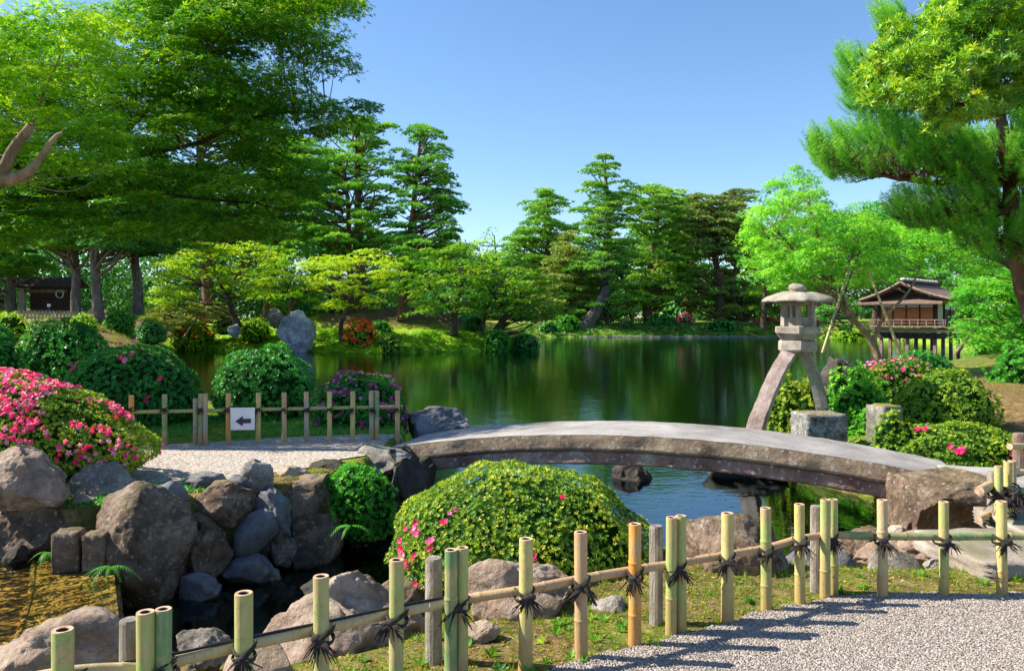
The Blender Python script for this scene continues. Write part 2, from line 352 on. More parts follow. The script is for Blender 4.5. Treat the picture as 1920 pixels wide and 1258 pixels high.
# leaf templates: local frame x right, y along leaf, z normal
def _diamond(L=1, w=.42, ang=0, tilt=0, off=.0):
    p = np.array([(0, off, 0), (w * L / 2, off + L * .45, .06 * L), (0, off + L, 0), (-w * L / 2, off + L * .45, .06 * L)])
    c, s = math.cos(tilt), math.sin(tilt); p = p @ np.array([[1, 0, 0], [0, c, s], [0, -s, c]])
    c, s = math.cos(ang), math.sin(ang); return p @ np.array([[c, s, 0], [-s, c, 0], [0, 0, 1]])
def _tmpl(parts):
    return np.concatenate(parts), np.concatenate([np.array([[0, 1, 2, 3]]) + 4 * i for i in range(len(parts))])
TPL = {
    'leaf': _tmpl([_diamond(1, .5)]),
    'pair': _tmpl([_diamond(1, .5, 0, .2), _diamond(.9, .5, 2.3, .3)]),
    'palm': _tmpl([_diamond(1, .34, 0), _diamond(.85, .34, .95), _diamond(.85, .34, -.95)]),
    'rosette': _tmpl([_diamond(1, .42, a, t) for a, t in ((0, .35), (1.3, .5), (2.5, .4), (3.8, .55), (5.0, .4), (.6, 1.1))]),
    'broad': _tmpl([_diamond(1, .30, a, t) for a, t in ((0, .3), (1.1, .5), (2.2, .2), (3.3, .5), (4.3, .35), (5.3, .6), (.5, 1.1))]),
    'flower': _tmpl([_diamond(1, .75, a, .35) for a in (0, 1.257, 2.513, 3.77, 5.027)]),
    'spray': _tmpl([_diamond(.6, .45, a, t, o) for a, t, o in ((0, 0, .4), (.8, .1, .1), (-.8, -.1, .1), (.45, .05, .45), (-.45, 0, .35))]),
}
def _tuft(nn, L, w, cone, seed):
    r = np.random.RandomState(seed); V = []; Fc = []
    for i in range(nn):
        a = r.uniform(0, 2 * np.pi); t = cone * math.sqrt(r.uniform(.05, 1)); d = np.array([math.sin(t) * math.cos(a), math.sin(t) * math.sin(a), math.cos(t)])
        s = np.cross(d, r.normal(size=3)); s /= np.linalg.norm(s); l_ = L * r.uniform(.7, 1.1)
        V += [-s * w / 2, s * w / 2, d * l_]; Fc.append([3 * i, 3 * i + 1, 3 * i + 2])
    return np.array(V), np.array(Fc)
TPL['tuft'] = _tuft(8, 1, .26, 1.35, 1)
TPL['tuft_mid'] = _tuft(12, 1, .11, 1.2, 2)
TPL['brush'] = _tuft(22, 1, .045, 1.15, 3)
TPL['blade'] = _tuft(3, 1, .10, .5, 4)
def scatter(ma, tp, P, N, size, rng, tint, mi=0, spin=True):
    T, Fc = TPL[tp]; n_ = len(P)
    if n_ == 0: return
    N = N / (np.linalg.norm(N, axis=1)[:, None] + 1e-9)
    r = rng.normal(size=(n_, 3)); X = np.cross(r, N); X /= np.linalg.norm(X, axis=1)[:, None] + 1e-9
    Yv = np.cross(N, X); size = np.broadcast_to(size, (n_,))
    V = P[:, None] + size[:, None, None] * (T[None, :, 0:1] * X[:, None] + T[None, :, 1:2] * Yv[:, None] + T[None, :, 2:3] * N[:, None])
    Fa = (Fc[None] + (np.arange(n_) * len(T))[:, None, None]).reshape(-1, Fc.shape[1])
    tint = np.broadcast_to(tint, (n_,)); tf = np.repeat(tint, len(Fc)) + rng.normal(0, .06, n_ * len(Fc))
    ma.add(V.reshape(-1, 3), Fa, mi, np.clip(tf, 0, 1))

def inpoly(poly, P):
    poly = np.asarray(poly, float); x, y = P[:, 0], P[:, 1]; ins = np.zeros(len(P), bool); j = len(poly) - 1
    for i in range(len(poly)):
        xi, yi = poly[i]; xj, yj = poly[j]
        c = ((yi > y) != (yj > y)) & (x < (xj - xi) * (y - yi) / (yj - yi + 1e-12) + xi); ins ^= c; j = i
    return ins
def polydist(poly, P):
    poly = np.asarray(poly, float); d = np.full(len(P), 1e9)
    for i in range(len(poly)):
        a, b = poly[i - 1], poly[i]; ab = b - a; t = np.clip(((P - a) @ ab) / (ab @ ab), 0, 1)
        d = np.minimum(d, np.linalg.norm(P - (a + t[:, None] * ab), axis=1))
    return d

# ------------------------------------------------------------------ terrain
WZ = -.5
POND = [(-3.15, 6.25), (-2.3, 4.8), (-1.8, 5.2), (-1.1, 5.6), (-.6, 6.2), (-.3, 6.9), (.6, 7.3), (1.4, 7.6), (2.0, 7.1), (2.7, 6.9), (3.3, 7.2), (3.8, 7.9),
        (4.2, 8.8), (4.25, 9.8), (3.9, 10.5), (3.9, 12), (4.5, 13.5), (5.5, 15), (7.5, 18), (9.5, 22), (12, 26), (18, 30), (30, 33), (45, 36), (45, 43),
        (31, 45), (29, 49), (31, 55), (34, 64), (36, 74), (31, 87), (2, 86), (-1.5, 75), (0, 62), (1.8, 54), (-3, 50), (-8.3, 47.6), (-13, 50), (-18, 52), (-22.6, 54),
        (-21.8, 50), (-17.5, 42), (-13, 31), (-10, 24), (-7.4, 19), (-5.6, 16), (-4.4, 13.7), (-2.5, 12.6), (-1.3, 11.6), (-1.0, 10.2), (-1.05, 9), (-1.25, 8), (-1.6, 7.3), (-2.05, 6.65), (-2.4, 6.3)]
POOL = [(-3.15, 6.3), (-2.3, 4.75), (-3.2, 4.4), (-7, 4.6), (-7, 6.6)]
CP = np.array([(0, 3, 0), (3, 4.5, 0), (-2, 3, -.1), (5, 5, 0), (8, 6, .05), (2, 5.5, -.03), (0, 5.3, -.05), (5, 7, .05), (0, 0, 0), (-3, 3.6, -.15), (-8, 3, .1),
    (-3, 8, .2), (-6, 8, .2), (-2, 9.5, .2), (-5, 9.5, .2), (-8, 10, .22), (-5, 11, .18), (-10, 14, .2), (-14, 12, .3), (-14, 20, .35), (-20, 32, .7), (-24, 45, 1.75), (-30, 50, 2.0), (-38, 60, 2.3), (-50, 80, 3),
    (4.8, 9, .1), (5, 12, .05), (6, 13, .15), (8.5, 13, .5), (11, 20, .2), (14, 18, .7), (12, 11, .4), (20, 24, .6), (6, 10, .12),
    (0, 92, .8), (15, 92, .8), (30, 94, .9), (0, 110, 2), (30, 110, 2), (60, 100, 2), (50, 60, 1), (36, 50, .5), (45, 25, 1.2),
    (-20, 55, .15), (-13, 54, .8), (-12, 58, 1.9), (-9, 60, 2.4), (-4, 59, 1.9), (-8, 52, .5), (-2, 55, .5), (0, 58, .5), (-10, 70, 1.5), (-5, 80, 1.2), (-25, 60, 1.2), (-16, 62, 1.6)])
def terrain(X, Y):
    P = np.stack([np.ravel(X), np.ravel(Y)], 1).astype(float)
    scale = 1.0
    h = np.zeros(len(P)); w = np.zeros(len(P))
    for cx, cy, cz in CP:
        d2 = (P[:, 0] - cx) ** 2 + (P[:, 1] - cy) ** 2; k = 1 / (d2 + .15) ** 1.7; h += k * cz; w += k
    h /= w
    near = P[:, 1] < 15
    h += np.where(near, .015, .06) * np.sin(P[:, 0] * 1.7 + np.sin(P[:, 1] * 1.1)) * np.sin(P[:, 1] * 1.3 + .5)
    ins = inpoly(POND, P); d = polydist(POND, P)
    lb = (P[:, 0] < -.8) & (P[:, 1] > 5.9) & (P[:, 1] < 15)
    nb_ = (P[:, 1] < 9) & ~lb
    slope = np.where(P[:, 1] > 15, .45, np.where((P[:, 0] < -.8) & (P[:, 1] > 5.9), 2.2, np.where(nb_, .30, .75)))
    z = np.where(ins, WZ - np.minimum(np.where(P[:, 1] < 8, .3, 1.2), d * .8), np.minimum(h, np.where(lb, WZ - .05 + np.maximum(0, d - .22) * 6, WZ + d * slope + .02)))
    ip = inpoly(POOL, P); z = np.where(ip & ~ins, -.75, z)
    return z.reshape(np.shape(X)), ins.reshape(np.shape(X)), d.reshape(np.shape(X))
def tz(x, y): return float(terrain(np.array([x]), np.array([y]))[0][0])

xs = np.unique(np.concatenate([np.arange(-9, 9, .12), np.arange(-40, 40, .8), np.linspace(-900, -40, 22), np.linspace(40, 900, 22)]))
ys = np.unique(np.concatenate([np.arange(1.0, 14, .11), np.arange(14, 100, .55), np.linspace(100, 1500, 24), np.linspace(-40, 1, 16)]))
GX, GY = np.meshgrid(xs, ys); GZ, GI, GD = terrain(GX, GY)
ma = MA(); nx, ny = len(xs), len(ys)
i = np.arange(ny - 1)[:, None] * nx + np.arange(nx - 1)[None]
ma.add(np.stack([GX, GY, GZ], -1).reshape(-1, 3), np.stack([i, i + 1, i + nx + 1, i + nx], -1).reshape(-1, 4), 0, .5, True)
ground = ma.build('ground', 'ground', None, (0, 0, 0)); tag(ground, kind='structure')
zone = np.zeros((ny * nx, 4), np.float32); zone[:, 3] = 1
gx, gy, gz = GX.ravel(), GY.ravel(), GZ.ravel()
gr = np.full(len(gx), .55)
gr = np.where((gy > 45) & (gy < 70) & (gx > -14) & (gx < 2), np.clip(.95 - (gz - .3) * .55, .12, .95), gr)          # mossy foot, bare needle litter on the mound
gr = np.where((gy < 7.5), .42, gr); gr = np.where((gx > 7) & (gy > 8) & (gy < 20), .25, gr); gr = np.where((gy > 9.6) & (gy < 12.5) & (gx < 0), .75, gr)
gr = np.where((gx < -15) & (gy > 25), .3, gr); gr = np.where(gy > 80, .5, gr); gr = np.where((gx < -14) & (gy > 48) & (gx > -24), .9, gr)
zone[:, 0] = gr; zone[:, 2] = np.maximum(np.clip((WZ + .06 - gz) / .08, 0, 1), ((gx > -4.5) & (gx < -.8) & (gy > 5.9) & (gy < 9) & (gz < .12)) * .9)
ca = ground.data.color_attributes.new('zone', 'FLOAT_COLOR', 'POINT'); ca.data.foreach_set('color', zone.ravel())

# water: one sheet below the banks
ma = MA(); wx = np.linspace(-60, 60, 61); wy = np.linspace(4.0, 100, 61); AX, AY = np.meshgrid(wx, wy); k = np.arange(60)[:, None] * 61 + np.arange(60)[None]
ma.add(np.stack([AX, AY, np.full_like(AX, WZ)], -1).reshape(-1, 3), np.stack([k, k + 1, k + 62, k + 61], -1).reshape(-1, 4))
tag(ma.build('pond_water', 'water', None, (0, 0, WZ)), kind='structure')

def sheet(name, poly, matn, res=.15, lift=.006, thick=0):
    import bmesh
    P = smoothpath([(p[0], p[1], 0) for p in poly] + [(poly[0][0], poly[0][1], 0)], 6)[:-1, :2]
    rng = np.random.RandomState(5); P = P + rng.normal(0, .02, P.shape)
    x0, y0 = P.min(0); x1, y1 = P.max(0)
    a, b = np.meshgrid(np.arange(x0, x1, res), np.arange(y0, y1, res)); Q = np.stack([a.ravel(), b.ravel()], 1)
    Q = Q[inpoly(P, Q)]; Q = Q[polydist(P, Q) > res * .5]
    from mathutils.geometry import delaunay_2d_cdt
    vs = [Vector(p) for p in P] + [Vector(q) for q in Q]
    ed = [(i, (i + 1) % len(P)) for i in range(len(P))]
    v, e, f, *_ = delaunay_2d_cdt(vs, ed, [], 1, 1e-5)
    V = np.array([(p.x, p.y) for p in v]); z = terrain(V[:, 0], V[:, 1])[0] + lift
    ma = MA(); ma.add(np.column_stack([V, z]), np.array([q[:3] for q in f]), 0, .5, True)
    return tag(ma.build(name, matn, None, (0, 0, 0)), kind='structure'), P
edge = [(1000, 1262), (1095, 1234), (1190, 1206), (1270, 1186), (1365, 1162), (1440, 1142), (1500, 1130), (1560, 1116), (1660, 1110), (1790, 1113), (1960, 1112), (2150, 1112)]
near_poly = [tuple(G(a, b)[:2]) for a, b in edge] + [(8, 4.6), (8, -4), (-3, -4), (-2.2, 1.5), (-1, 2.7)]
near_path, near_edge = sheet('gravel_path', near_poly, 'gravel', .3, .012)
far_poly = [tuple(G(a, b, .2)[:2]) for a, b in [(100, 925), (285, 912), (380, 906), (460, 893), (560, 880), (640, 862), (720, 848), (790, 832)]] + [(-.9, 9.9), (-1.4, 10.1)] + \
    [tuple(G(a, b, .2)[:2]) for a, b in [(640, 819), (540, 822), (430, 827), (280, 836), (100, 845), (-200, 860), (-700, 870), (-600, 940), (-200, 950)]]
sheet('garden_path', far_poly, 'gravel_far', .3, .012)
# loose stones over the near path: uncountable
rng = np.random.RandomState(3); N = 60000
Q = np.column_stack([rng.uniform(-.3, 4.2, N), rng.uniform(3.2, 5.35, N)]); Q = Q[inpoly(near_edge, Q)]
dd = polydist(near_edge, Q)
oct_v = np.array([(1, 0, 0), (-1, 0, 0), (0, 1, 0), (0, -1, 0), (0, 0, .7), (0, 0, -.7)]); oct_f = np.array([(0, 2, 4), (2, 1, 4), (1, 3, 4), (3, 0, 4)])
TPL['peb'] = (oct_v, oct_f)
Pz = terrain(Q[:, 0], Q[:, 1])[0] + .014
ma = MA(); sz = .003 + .0045 * rng.rand(len(Q)) ** 1.5; Nn = rng.normal(0, .35, (len(Q), 3)) + (0, 0, 1)
scatter(ma, 'peb', np.column_stack([Q, Pz]), Nn, sz, rng, rng.uniform(0, 1, len(Q)))
m, n, l, out = mat('pebble'); at = n.new('ShaderNodeAttribute'); at.attribute_name = 'tint'
princ(n, l, out, ramp(n, l, at.outputs['Fac'], [(0, (.17, .14, .11)), (.3, (.29, .245, .205)), (.65, (.37, .32, .27)), (1, (.47, .42, .37))]), .85); M['pebble'] = m
tag(ma.build('loose_gravel', 'pebble', None, (0, 0, 0)), 'fine pale gravel lying loose over the near path', 'gravel', kind='stuff')

# ------------------------------------------------------------------ rocks
_T = np.random.RandomState(99).uniform(-1, 1, (64, 64, 64))
def vnoise(P):
    i = np.floor(P).astype(int); f = P - i; f = f * f * (3 - 2 * f); o = 0
    for a in (0, 1):
        for b in (0, 1):
            for c in (0, 1):
                w = (f[:, 0] if a else 1 - f[:, 0]) * (f[:, 1] if b else 1 - f[:, 1]) * (f[:, 2] if c else 1 - f[:, 2])
                o = o + w * _T[(i[:, 0] + a) & 63, (i[:, 1] + b) & 63, (i[:, 2] + c) & 63]
    return o
def fbm(P, oct=4, gain=.55):
    o = 0; a = 1
    for k in range(oct): o = o + a * vnoise(P * 2.03 ** k + 17.3 * k); a *= gain
    return o
def ridge_(P, oct=5, gain=.6):
    o = 0; a = 1
    for k in range(oct): o = o + a * (1 - 2 * np.abs(vnoise(P * 2.1 ** k + 7.7 * k))); a *= gain
    return o
def icos(sub):
    import bmesh
    bm = bmesh.new(); bmesh.ops.create_icosphere(bm, subdivisions=sub, radius=1); bm.verts.index_update()
    V = np.array([v.co[:] for v in bm.verts]); Fc = np.array([[v.index for v in f.verts] for f in bm.faces]); bm.free(); return V, Fc
ICO = {k: icos(k) for k in (3, 4, 5, 6)}
def rock_verts(seed, sub=4, cuts=12, lump=.16, fine=.045, cutlo=.62, cuthi=.92, boxy=0.0):
    r = np.random.RandomState(seed); V0, Fc = ICO[sub + 1]; V = V0.copy()
    if boxy: V = np.sign(V) * np.abs(V) ** (1 - boxy)
    off = r.uniform(0, 50, 3)
    V *= (1 + lump * 1.3 * fbm(V0 * 1.3 + off, 2))[:, None]
    W_ = V + .10 * np.stack([fbm(V0 * 2.5 + off + 9 * k, 3) for k in (1, 2, 3)], 1) * (fine > .02)
    for _ in range(cuts + 4):
        nn = r.normal(size=3); nn /= np.linalg.norm(nn); d = r.uniform(cutlo, cuthi)
        k = W_ @ nn - d; m_ = np.maximum(k, 0)[:, None] * nn * .92; V -= m_; W_ -= m_
    if fine:
        D = .55 * (ridge_(V0 * 2.4 + off) - .6) + .45 * fbm(V0 * 7 + off, 4, .65); pit = np.maximum(0, vnoise(V0 * 13 + off) - .35)
        V += V0 * (fine * (D * .75 - pit * 1.1))[:, None]
    return V, Fc
def rock(x0, y0, x1, y1, Y, label, matn='rock_pink', seed=0, dep=None, bury=.15, sub=4, name='rock', lean=0.0, group=None, **kw):
    V, Fc = rock_verts(seed * 7 + 3, sub, **kw)
    lo, hi = V.min(0), V.max(0); V = (V - (lo + hi) / 2) / ((hi - lo) / 2)
    a, b = W(x0, y1, Y), W(x1, y0, Y)
    rx, rz = (b[0] - a[0]) / 2, (b[2] - a[2]) / 2; zc = (a[2] + b[2]) / 2; hz = rz * (1 + bury); zc -= rz * bury
    ry = dep if dep else (rx + rz) * .5
    V = V * (rx, ry, hz); V[:, 0] += lean * V[:, 2]
    V += ((a[0] + b[0]) / 2, Y + ry * .35, zc)
    ma = MA(); ma.add(V, Fc, 0, .5, True); o = ma.build(name, matn)
    return tag(o, label, 'rock', group)
GB = 'rocks stacked along the stream bank'
rock(-30, 838, 112, 965, 6.3, 'pale rough boulder topmost at the edge of the stack under the pink azalea', 'rock_pink', 1, sub=5, group=GB)
rock(-40, 925, 128, 1065, 6.35, 'wide dark pitted rock lying beneath the pale boulder at the frame edge', 'rock_brown', 2, sub=5, group=GB)
rock(128, 866, 245, 958, 6.9, 'rounded mottled rock right at the foot of the pink azalea', 'rock_grey', 3, group=GB)
rock(172, 905, 352, 1135, 6.15, 'largest craggy boulder of the stream bank, behind the cut stone posts', 'rock_brown', 104, sub=5, group=GB, lean=-.12, cuts=5, lump=.12)
rock(262, 903, 352, 1030, 6.55, 'smooth blue-grey rock leaning against the largest craggy boulder', 'rock_blue', 5, group=GB, cuts=5, fine=.01)
rock(338, 903, 472, 990, 6.75, 'long blocky dark rock set along the lip of the pale path', 'rock_brown', 6, group=GB, boxy=.35, cuts=6)
rock(442, 862, 512, 935, 7.05, 'round knobbly boulder standing on the edge of the pale path', 'rock_grey', 7, group=GB, cuts=7)
rock(424, 890, 474, 922, 6.95, 'small flat-topped stone beside the round knobbly boulder', 'rock_blue', 8, group=GB, sub=3)
rock(468, 914, 543, 1012, 6.9, 'bluish leaning rock above the small ribbed stone', 'rock_blue', 9, group=GB, lean=-.3)
rock(428, 955, 516, 1050, 6.75, 'dark smooth egg-shaped stone tilted above the flat waterside stone', 'rock_blue', 10, group=GB, cuts=2, lump=.06, fine=.006, lean=.35)
rock(338, 980, 428, 1080, 6.5, 'lumpy brown rock with a hollow, beside the dark egg-shaped stone', 'rock_brown', 11, group=GB)
rock(412, 1043, 507, 1100, 6.6, 'flat rounded stone at the waterline under the egg-shaped stone', 'rock_blue', 12, group=GB, cuts=4, fine=.01)
rock(336, 1076, 412, 1135, 6.25, 'half-sunk smooth stone touching the water beside the largest boulder', 'rock_blue', 13, group=GB, cuts=2, fine=.008)
rock(498, 1000, 556, 1068, 6.95, 'small ribbed stone wedged at the waterline beside the moss-topped block', 'rock_grey', 14, group=GB)
rock(542, 966, 638, 1062, 7.2, 'squarish block with a flat mossy top at the water edge', 'rock_brown', 15, group=GB, boxy=.5, cuts=2, lump=.06)
rock(522, 893, 622, 985, 7.35, 'upright brown block behind the moss-topped square block', 'rock_brown', 16, group=GB, boxy=.4, cuts=5)
rock(514, 874, 575, 908, 7.6, 'small jagged stone on the path lip behind the upright brown block', 'rock_pink', 17, group=GB, sub=3)
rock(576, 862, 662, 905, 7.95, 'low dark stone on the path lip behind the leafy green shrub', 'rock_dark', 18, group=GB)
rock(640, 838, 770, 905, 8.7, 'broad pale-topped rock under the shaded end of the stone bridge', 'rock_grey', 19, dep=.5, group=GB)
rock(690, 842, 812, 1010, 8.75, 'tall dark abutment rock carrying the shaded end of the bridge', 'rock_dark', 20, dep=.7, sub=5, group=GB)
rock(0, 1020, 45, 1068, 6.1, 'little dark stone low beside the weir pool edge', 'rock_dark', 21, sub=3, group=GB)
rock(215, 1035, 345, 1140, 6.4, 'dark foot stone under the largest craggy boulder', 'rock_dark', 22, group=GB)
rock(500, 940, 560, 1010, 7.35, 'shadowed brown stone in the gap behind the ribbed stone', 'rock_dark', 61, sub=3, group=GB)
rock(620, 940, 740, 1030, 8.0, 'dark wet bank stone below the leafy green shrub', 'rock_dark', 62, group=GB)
# near bank
GN = 'rocks behind the near bamboo fence'
rock(-40, 1150, 232, 1330, 3.7, 'large pale rounded boulder at the near corner below the weir', 'rock_pink', 23, sub=5, group=GN, cuts=7)
rock(180, 1170, 330, 1290, 4.0, 'low pinkish stone between the large pale boulder and the paired bamboo stakes', 'rock_pink', 24, group=GN)
rock(322, 1188, 430, 1262, 4.3, 'low stone tinged yellow by moss behind the bamboo rail', 'rock_grey', 25, group=GN)
rock(474, 1094, 800, 1330, 4.4, 'widest wrinkled tan boulder behind the fence, stream side', 'rock_pink', 26, sub=5, group=GN, cuts=8)
rock(398, 1212, 560, 1310, 3.75, 'smooth pinkish stone below the rail at the bottom of the picture', 'rock_pink', 27, group=GN, cuts=6, fine=.01)
rock(872, 1050, 1078, 1200, 4.75, 'flat-topped rounded boulder in front of the big clipped azalea', 'rock_pink', 28, sub=5, group=GN, cuts=8)
rock(1100, 1118, 1180, 1188, 4.75, 'small angular grey stone beside the orange bamboo stake', 'rock_grey', 29, group=GN)
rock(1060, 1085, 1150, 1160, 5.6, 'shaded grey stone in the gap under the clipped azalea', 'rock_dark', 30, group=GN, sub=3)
rock(1282, 962, 1485, 1150, 5.5, 'tall peaked boulder between the old wooden post and the pond', 'rock_brown', 131, sub=5, group=GN, cuts=6)
rock(1255, 1075, 1330, 1160, 5.3, 'dark low stone at the foot of the tall peaked boulder', 'rock_dark', 32, group=GN, sub=3)
rock(1470, 1026, 1640, 1125, 5.9, 'blue-grey domed stone at the water behind the paired stakes', 'rock_blue', 33, group=GN, cuts=4, fine=.012)
rock(1608, 1015, 1740, 1080, 6.4, 'low mossy brown rock bordering the pond beyond the fence', 'rock_pink', 34, group=GN)
rock(1636, 1036, 1732, 1098, 5.7, 'pale wedge-shaped stone on the reddish ground cover', 'rock_grey', 35, group=GN, cuts=6, fine=.012)
rock(1684, 888, 1856, 1012, 7.2, 'broad flat-topped boulder at the sunny end of the bridge', 'rock_brown', 136, sub=5, dep=.5, group=GN, boxy=.35, cuts=3, fine=.026, lump=.08)
rock(1690, 1000, 1800, 1060, 6.1, 'half-buried tan stone between the wedge-shaped stone and the slab', 'rock_pink', 37, group=GN)
rock(1600, 990, 1680, 1040, 7.2, 'pond-edge stone below the leaves beside the bridge end', 'rock_brown', 63, group=GN, sub=3)
for q_, lb_, mt_, sd_ in [((1490, 1075, 1545, 1112, 5.3), 'small rounded stone behind the yellow stake next to the old post', 'rock_brown', 88),
    ((1650, 985, 1712, 1035, 6.9), 'tan stone between the leafy shrub and the broad flat-topped boulder', 'rock_pink', 89),
    ((1330, 1130, 1400, 1165, 4.95), 'low pink-brown stone at the foot of the wide-set yellow stake', 'rock_pink', 90),
    ((1740, 1010, 1800, 1050, 6.3), 'round brown stone next to the leading edge of the paving slab', 'rock_brown', 91),
    ((1062, 1096, 1120, 1180, 4.95), 'brown stone touching the flat-topped boulder behind the pinkish stake', 'rock_brown', 71),
    ((1160, 1050, 1292, 1150, 5.6), 'shaded lumpy boulder under the right skirt of the clipped azalea', 'rock_brown', 72),
    ((690, 1090, 800, 1160, 5.3), 'dark boulder below the blossoming edge of the clipped azalea', 'rock_brown', 73),
    ((1440, 1060, 1500, 1120, 5.6), 'small dark stone at the foot of the peaked boulder, pond side', 'rock_dark', 74),
    ((1725, 1045, 1790, 1090, 5.7), 'small pale cobble leaning on the bare paving slab', 'rock_grey', 75),
    ((1560, 1000, 1640, 1050, 7.3), 'mossy stone lapped by the pond beyond the paired stakes', 'rock_brown', 76),
    ((1190, 1040, 1300, 1090, 7.0), 'low dark stone at the water line beneath the clipped azalea', 'rock_dark', 77),
    ((560, 1085, 640, 1130, 5.7), 'small wet stone in the stream above the wrinkled boulder', 'rock_dark', 78),
    ((870, 1170, 940, 1215, 4.25), 'little tan stone half buried in grass by the paired green stakes', 'rock_pink', 79),
    ((1240, 1150, 1290, 1182, 4.75), 'fist-sized grey stone between the paired stakes and the peaked boulder', 'rock_grey', 80)]:
    rock(*q_, lb_, mt_, sd_, group=GN, sub=4)
for q_, lb_, mt_, sd_ in [((600, 905, 650, 945, 7.6), 'small warm stone tucked above the leafy green shrub', 'rock_pink', 92),
    ((300, 1000, 345, 1040, 6.5), 'small warm stone peeking past the right flank of the craggy boulder', 'rock_pink', 93),
    ((548, 900, 590, 935, 7.5), 'fist-sized warm stone set on the upright brown block', 'rock_grey', 94),
    ((120, 925, 175, 960, 6.6), 'little warm stone between the mottled rock and the wide pitted rock', 'rock_pink', 95),
    ((475, 1065, 530, 1100, 6.7), 'small rounded stone at the water between flat stone and ribbed stone', 'rock_grey', 96),
    ((540, 1030, 600, 1070, 7.0), 'tiny wet stone at the foot of the moss-topped block', 'rock_dark', 81),
    ((395, 985, 440, 1030, 6.75), 'wedge of pale stone between the hollowed rock and the egg-shaped stone', 'rock_grey', 82),
    ((350, 960, 400, 1000, 6.6), 'small brown filler stone under the long blocky rock', 'rock_brown', 83),
    ((345, 884, 420, 916, 7.1), 'low bluish stone edging the pale path behind the long blocky rock', 'rock_blue', 84),
    ((100, 940, 180, 985, 6.75), 'brown stone low between the mottled rock and the cut stone posts', 'rock_brown', 85),
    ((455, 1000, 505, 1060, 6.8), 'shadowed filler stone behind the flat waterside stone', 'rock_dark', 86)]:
    rock(*q_, lb_, mt_, sd_, group=GB, sub=3)
rock(752, 765, 884, 835, 11.0, 'dark slabby rock behind the bridge, speckled with sunlight', 'rock_blue', 38, sub=5, dep=.6)
rock(1322, 842, 1484, 912, 11.1, 'flat dark stone in the pond carrying the long leg of the lantern', 'rock_dark', 87, dep=.5)
rock(1150, 868, 1225, 925, 10.8, 'dark rock standing in the pond beneath the bridge arch', 'rock_dark', 39)
rock(516, 580, 588, 664, 49.3, 'tall white and blue-grey rock standing on the island shore', 'rock_isle', 40, sub=5, cuts=14, dep=.9, bury=.05, lump=.2)
rock(500, 578, 532, 612, 51, 'small dark pointed rock behind the tall white island rock', 'rock_grey', 41, sub=3)
rock(1545, 668, 1608, 765, 13.8, 'shaded rock under moss at the pond edge behind the lantern', 'rock_dark', 42, sub=4)
rock(425, 606, 450, 632, 50.5, 'small pale stone among the yellow shrubs of the island', 'rock_isle', 43, sub=3)
rng = np.random.RandomState(8)
# cut stone kerbs of the far shore: a single low revetment
ma = MA()
shore = smoothpath([(x, y, 0) for x, y in [(-1.5, 75.2), (2.1, 85.9), (10, 86.3), (20, 86.5), (31, 86.9)]], 10)
V_, f_ = tube(np.column_stack([shore[:, :2], np.full(len(shore), WZ + .02)]), .10 + .06 * rng.rand(len(shore)), 6); ma.add(V_, f_, 0, .5, False)
tag(ma.build('stone_edging', 'rock_grey'), 'thin line of pale stones edging the far shore of the pond', 'edging')
# ------------------------------------------------------------------ cut stones
def blockstone(name, parts, matn, label, cat, seed=0, group=None):
    ma = MA()
    for c, s, rz in parts:
        V, Fc = ICO[4]; V = V / np.abs(V).max(1)[:, None]
        V = np.sign(V) * np.minimum(np.abs(V), 1); off = np.random.RandomState(seed + len(ma.v)).uniform(-9, 9, 3)
        d = np.array([mnoise.fractal(Vector(p * 1.3 + off), 1, 2, 4) for p in V]); nn = V / np.linalg.norm(V, axis=1)[:, None]
        V = V * (1 - .04 * np.linalg.norm(np.maximum(np.abs(V) - .8, 0), axis=1))[:, None] + nn * (d * .05)[:, None]
        V = V * np.array(s) / 2; cc, ss = math.cos(rz), math.sin(rz); V = V @ np.array([[cc, ss, 0], [-ss, cc, 0], [0, 0, 1]]) + np.array(c)
        ma.add(V, Fc, 0, .5, True)
    return tag(ma.build(name, matn), label, cat, group)
q = W(150, 1010, 5.95)
blockstone('stone_post', [((q[0] - .08, q[1], -.2), (.19, .2, .62), .2)], 'rock_brown', 'cut stone sluice post nearer the frame edge, standing at the weir', 'stone post', 1, 'cut stone posts at the weir')
blockstone('stone_post', [((q[0] + .115, q[1] + .03, -.21), (.16, .2, .6), .2)], 'rock_brown', 'cut stone sluice post touching the largest craggy boulder', 'stone post', 2, 'cut stone posts at the weir')
q = W(1546, 795, 10.2)
blockstone('stone_block', [((q[0], q[1] + .2, q[2] - .05), (.55, .5, .36), .1)], 'lichen_stone', 'low white lichened stone block with rusty moss on top beside the bridge', 'stone block', 4)
q = W(1665, 790, 9.9)
blockstone('stone_block', [((q[0], q[1] + .1, q[2] - .05), (.30, .32, .50), .3)], 'mossblock', 'mossy upright stone block between the leafy shrubs beside the bridge', 'stone block', 7)
blockstone('stone_slab', [((3.42, 5.62, .02), (.75, .85, .16), .08)], 'slab', 'nearer flat paving slab behind the fence, bare and sandy', 'paving slab', 9, 'paving slabs')
blockstone('stone_slab', [((4.02, 6.1, .06), (.5, 1.0, .14), -.1)], 'slab', 'raised paving slab leading under the rustic tied fence', 'paving slab', 10, 'paving slabs')
blockstone('stone_slab', [((4.78, 7.62, .10), (1.15, .95, .16), -.3)], 'bridge_deck', 'flat landing slab where the sunny end of the bridge meets the bank', 'paving slab', 11, 'paving slabs')

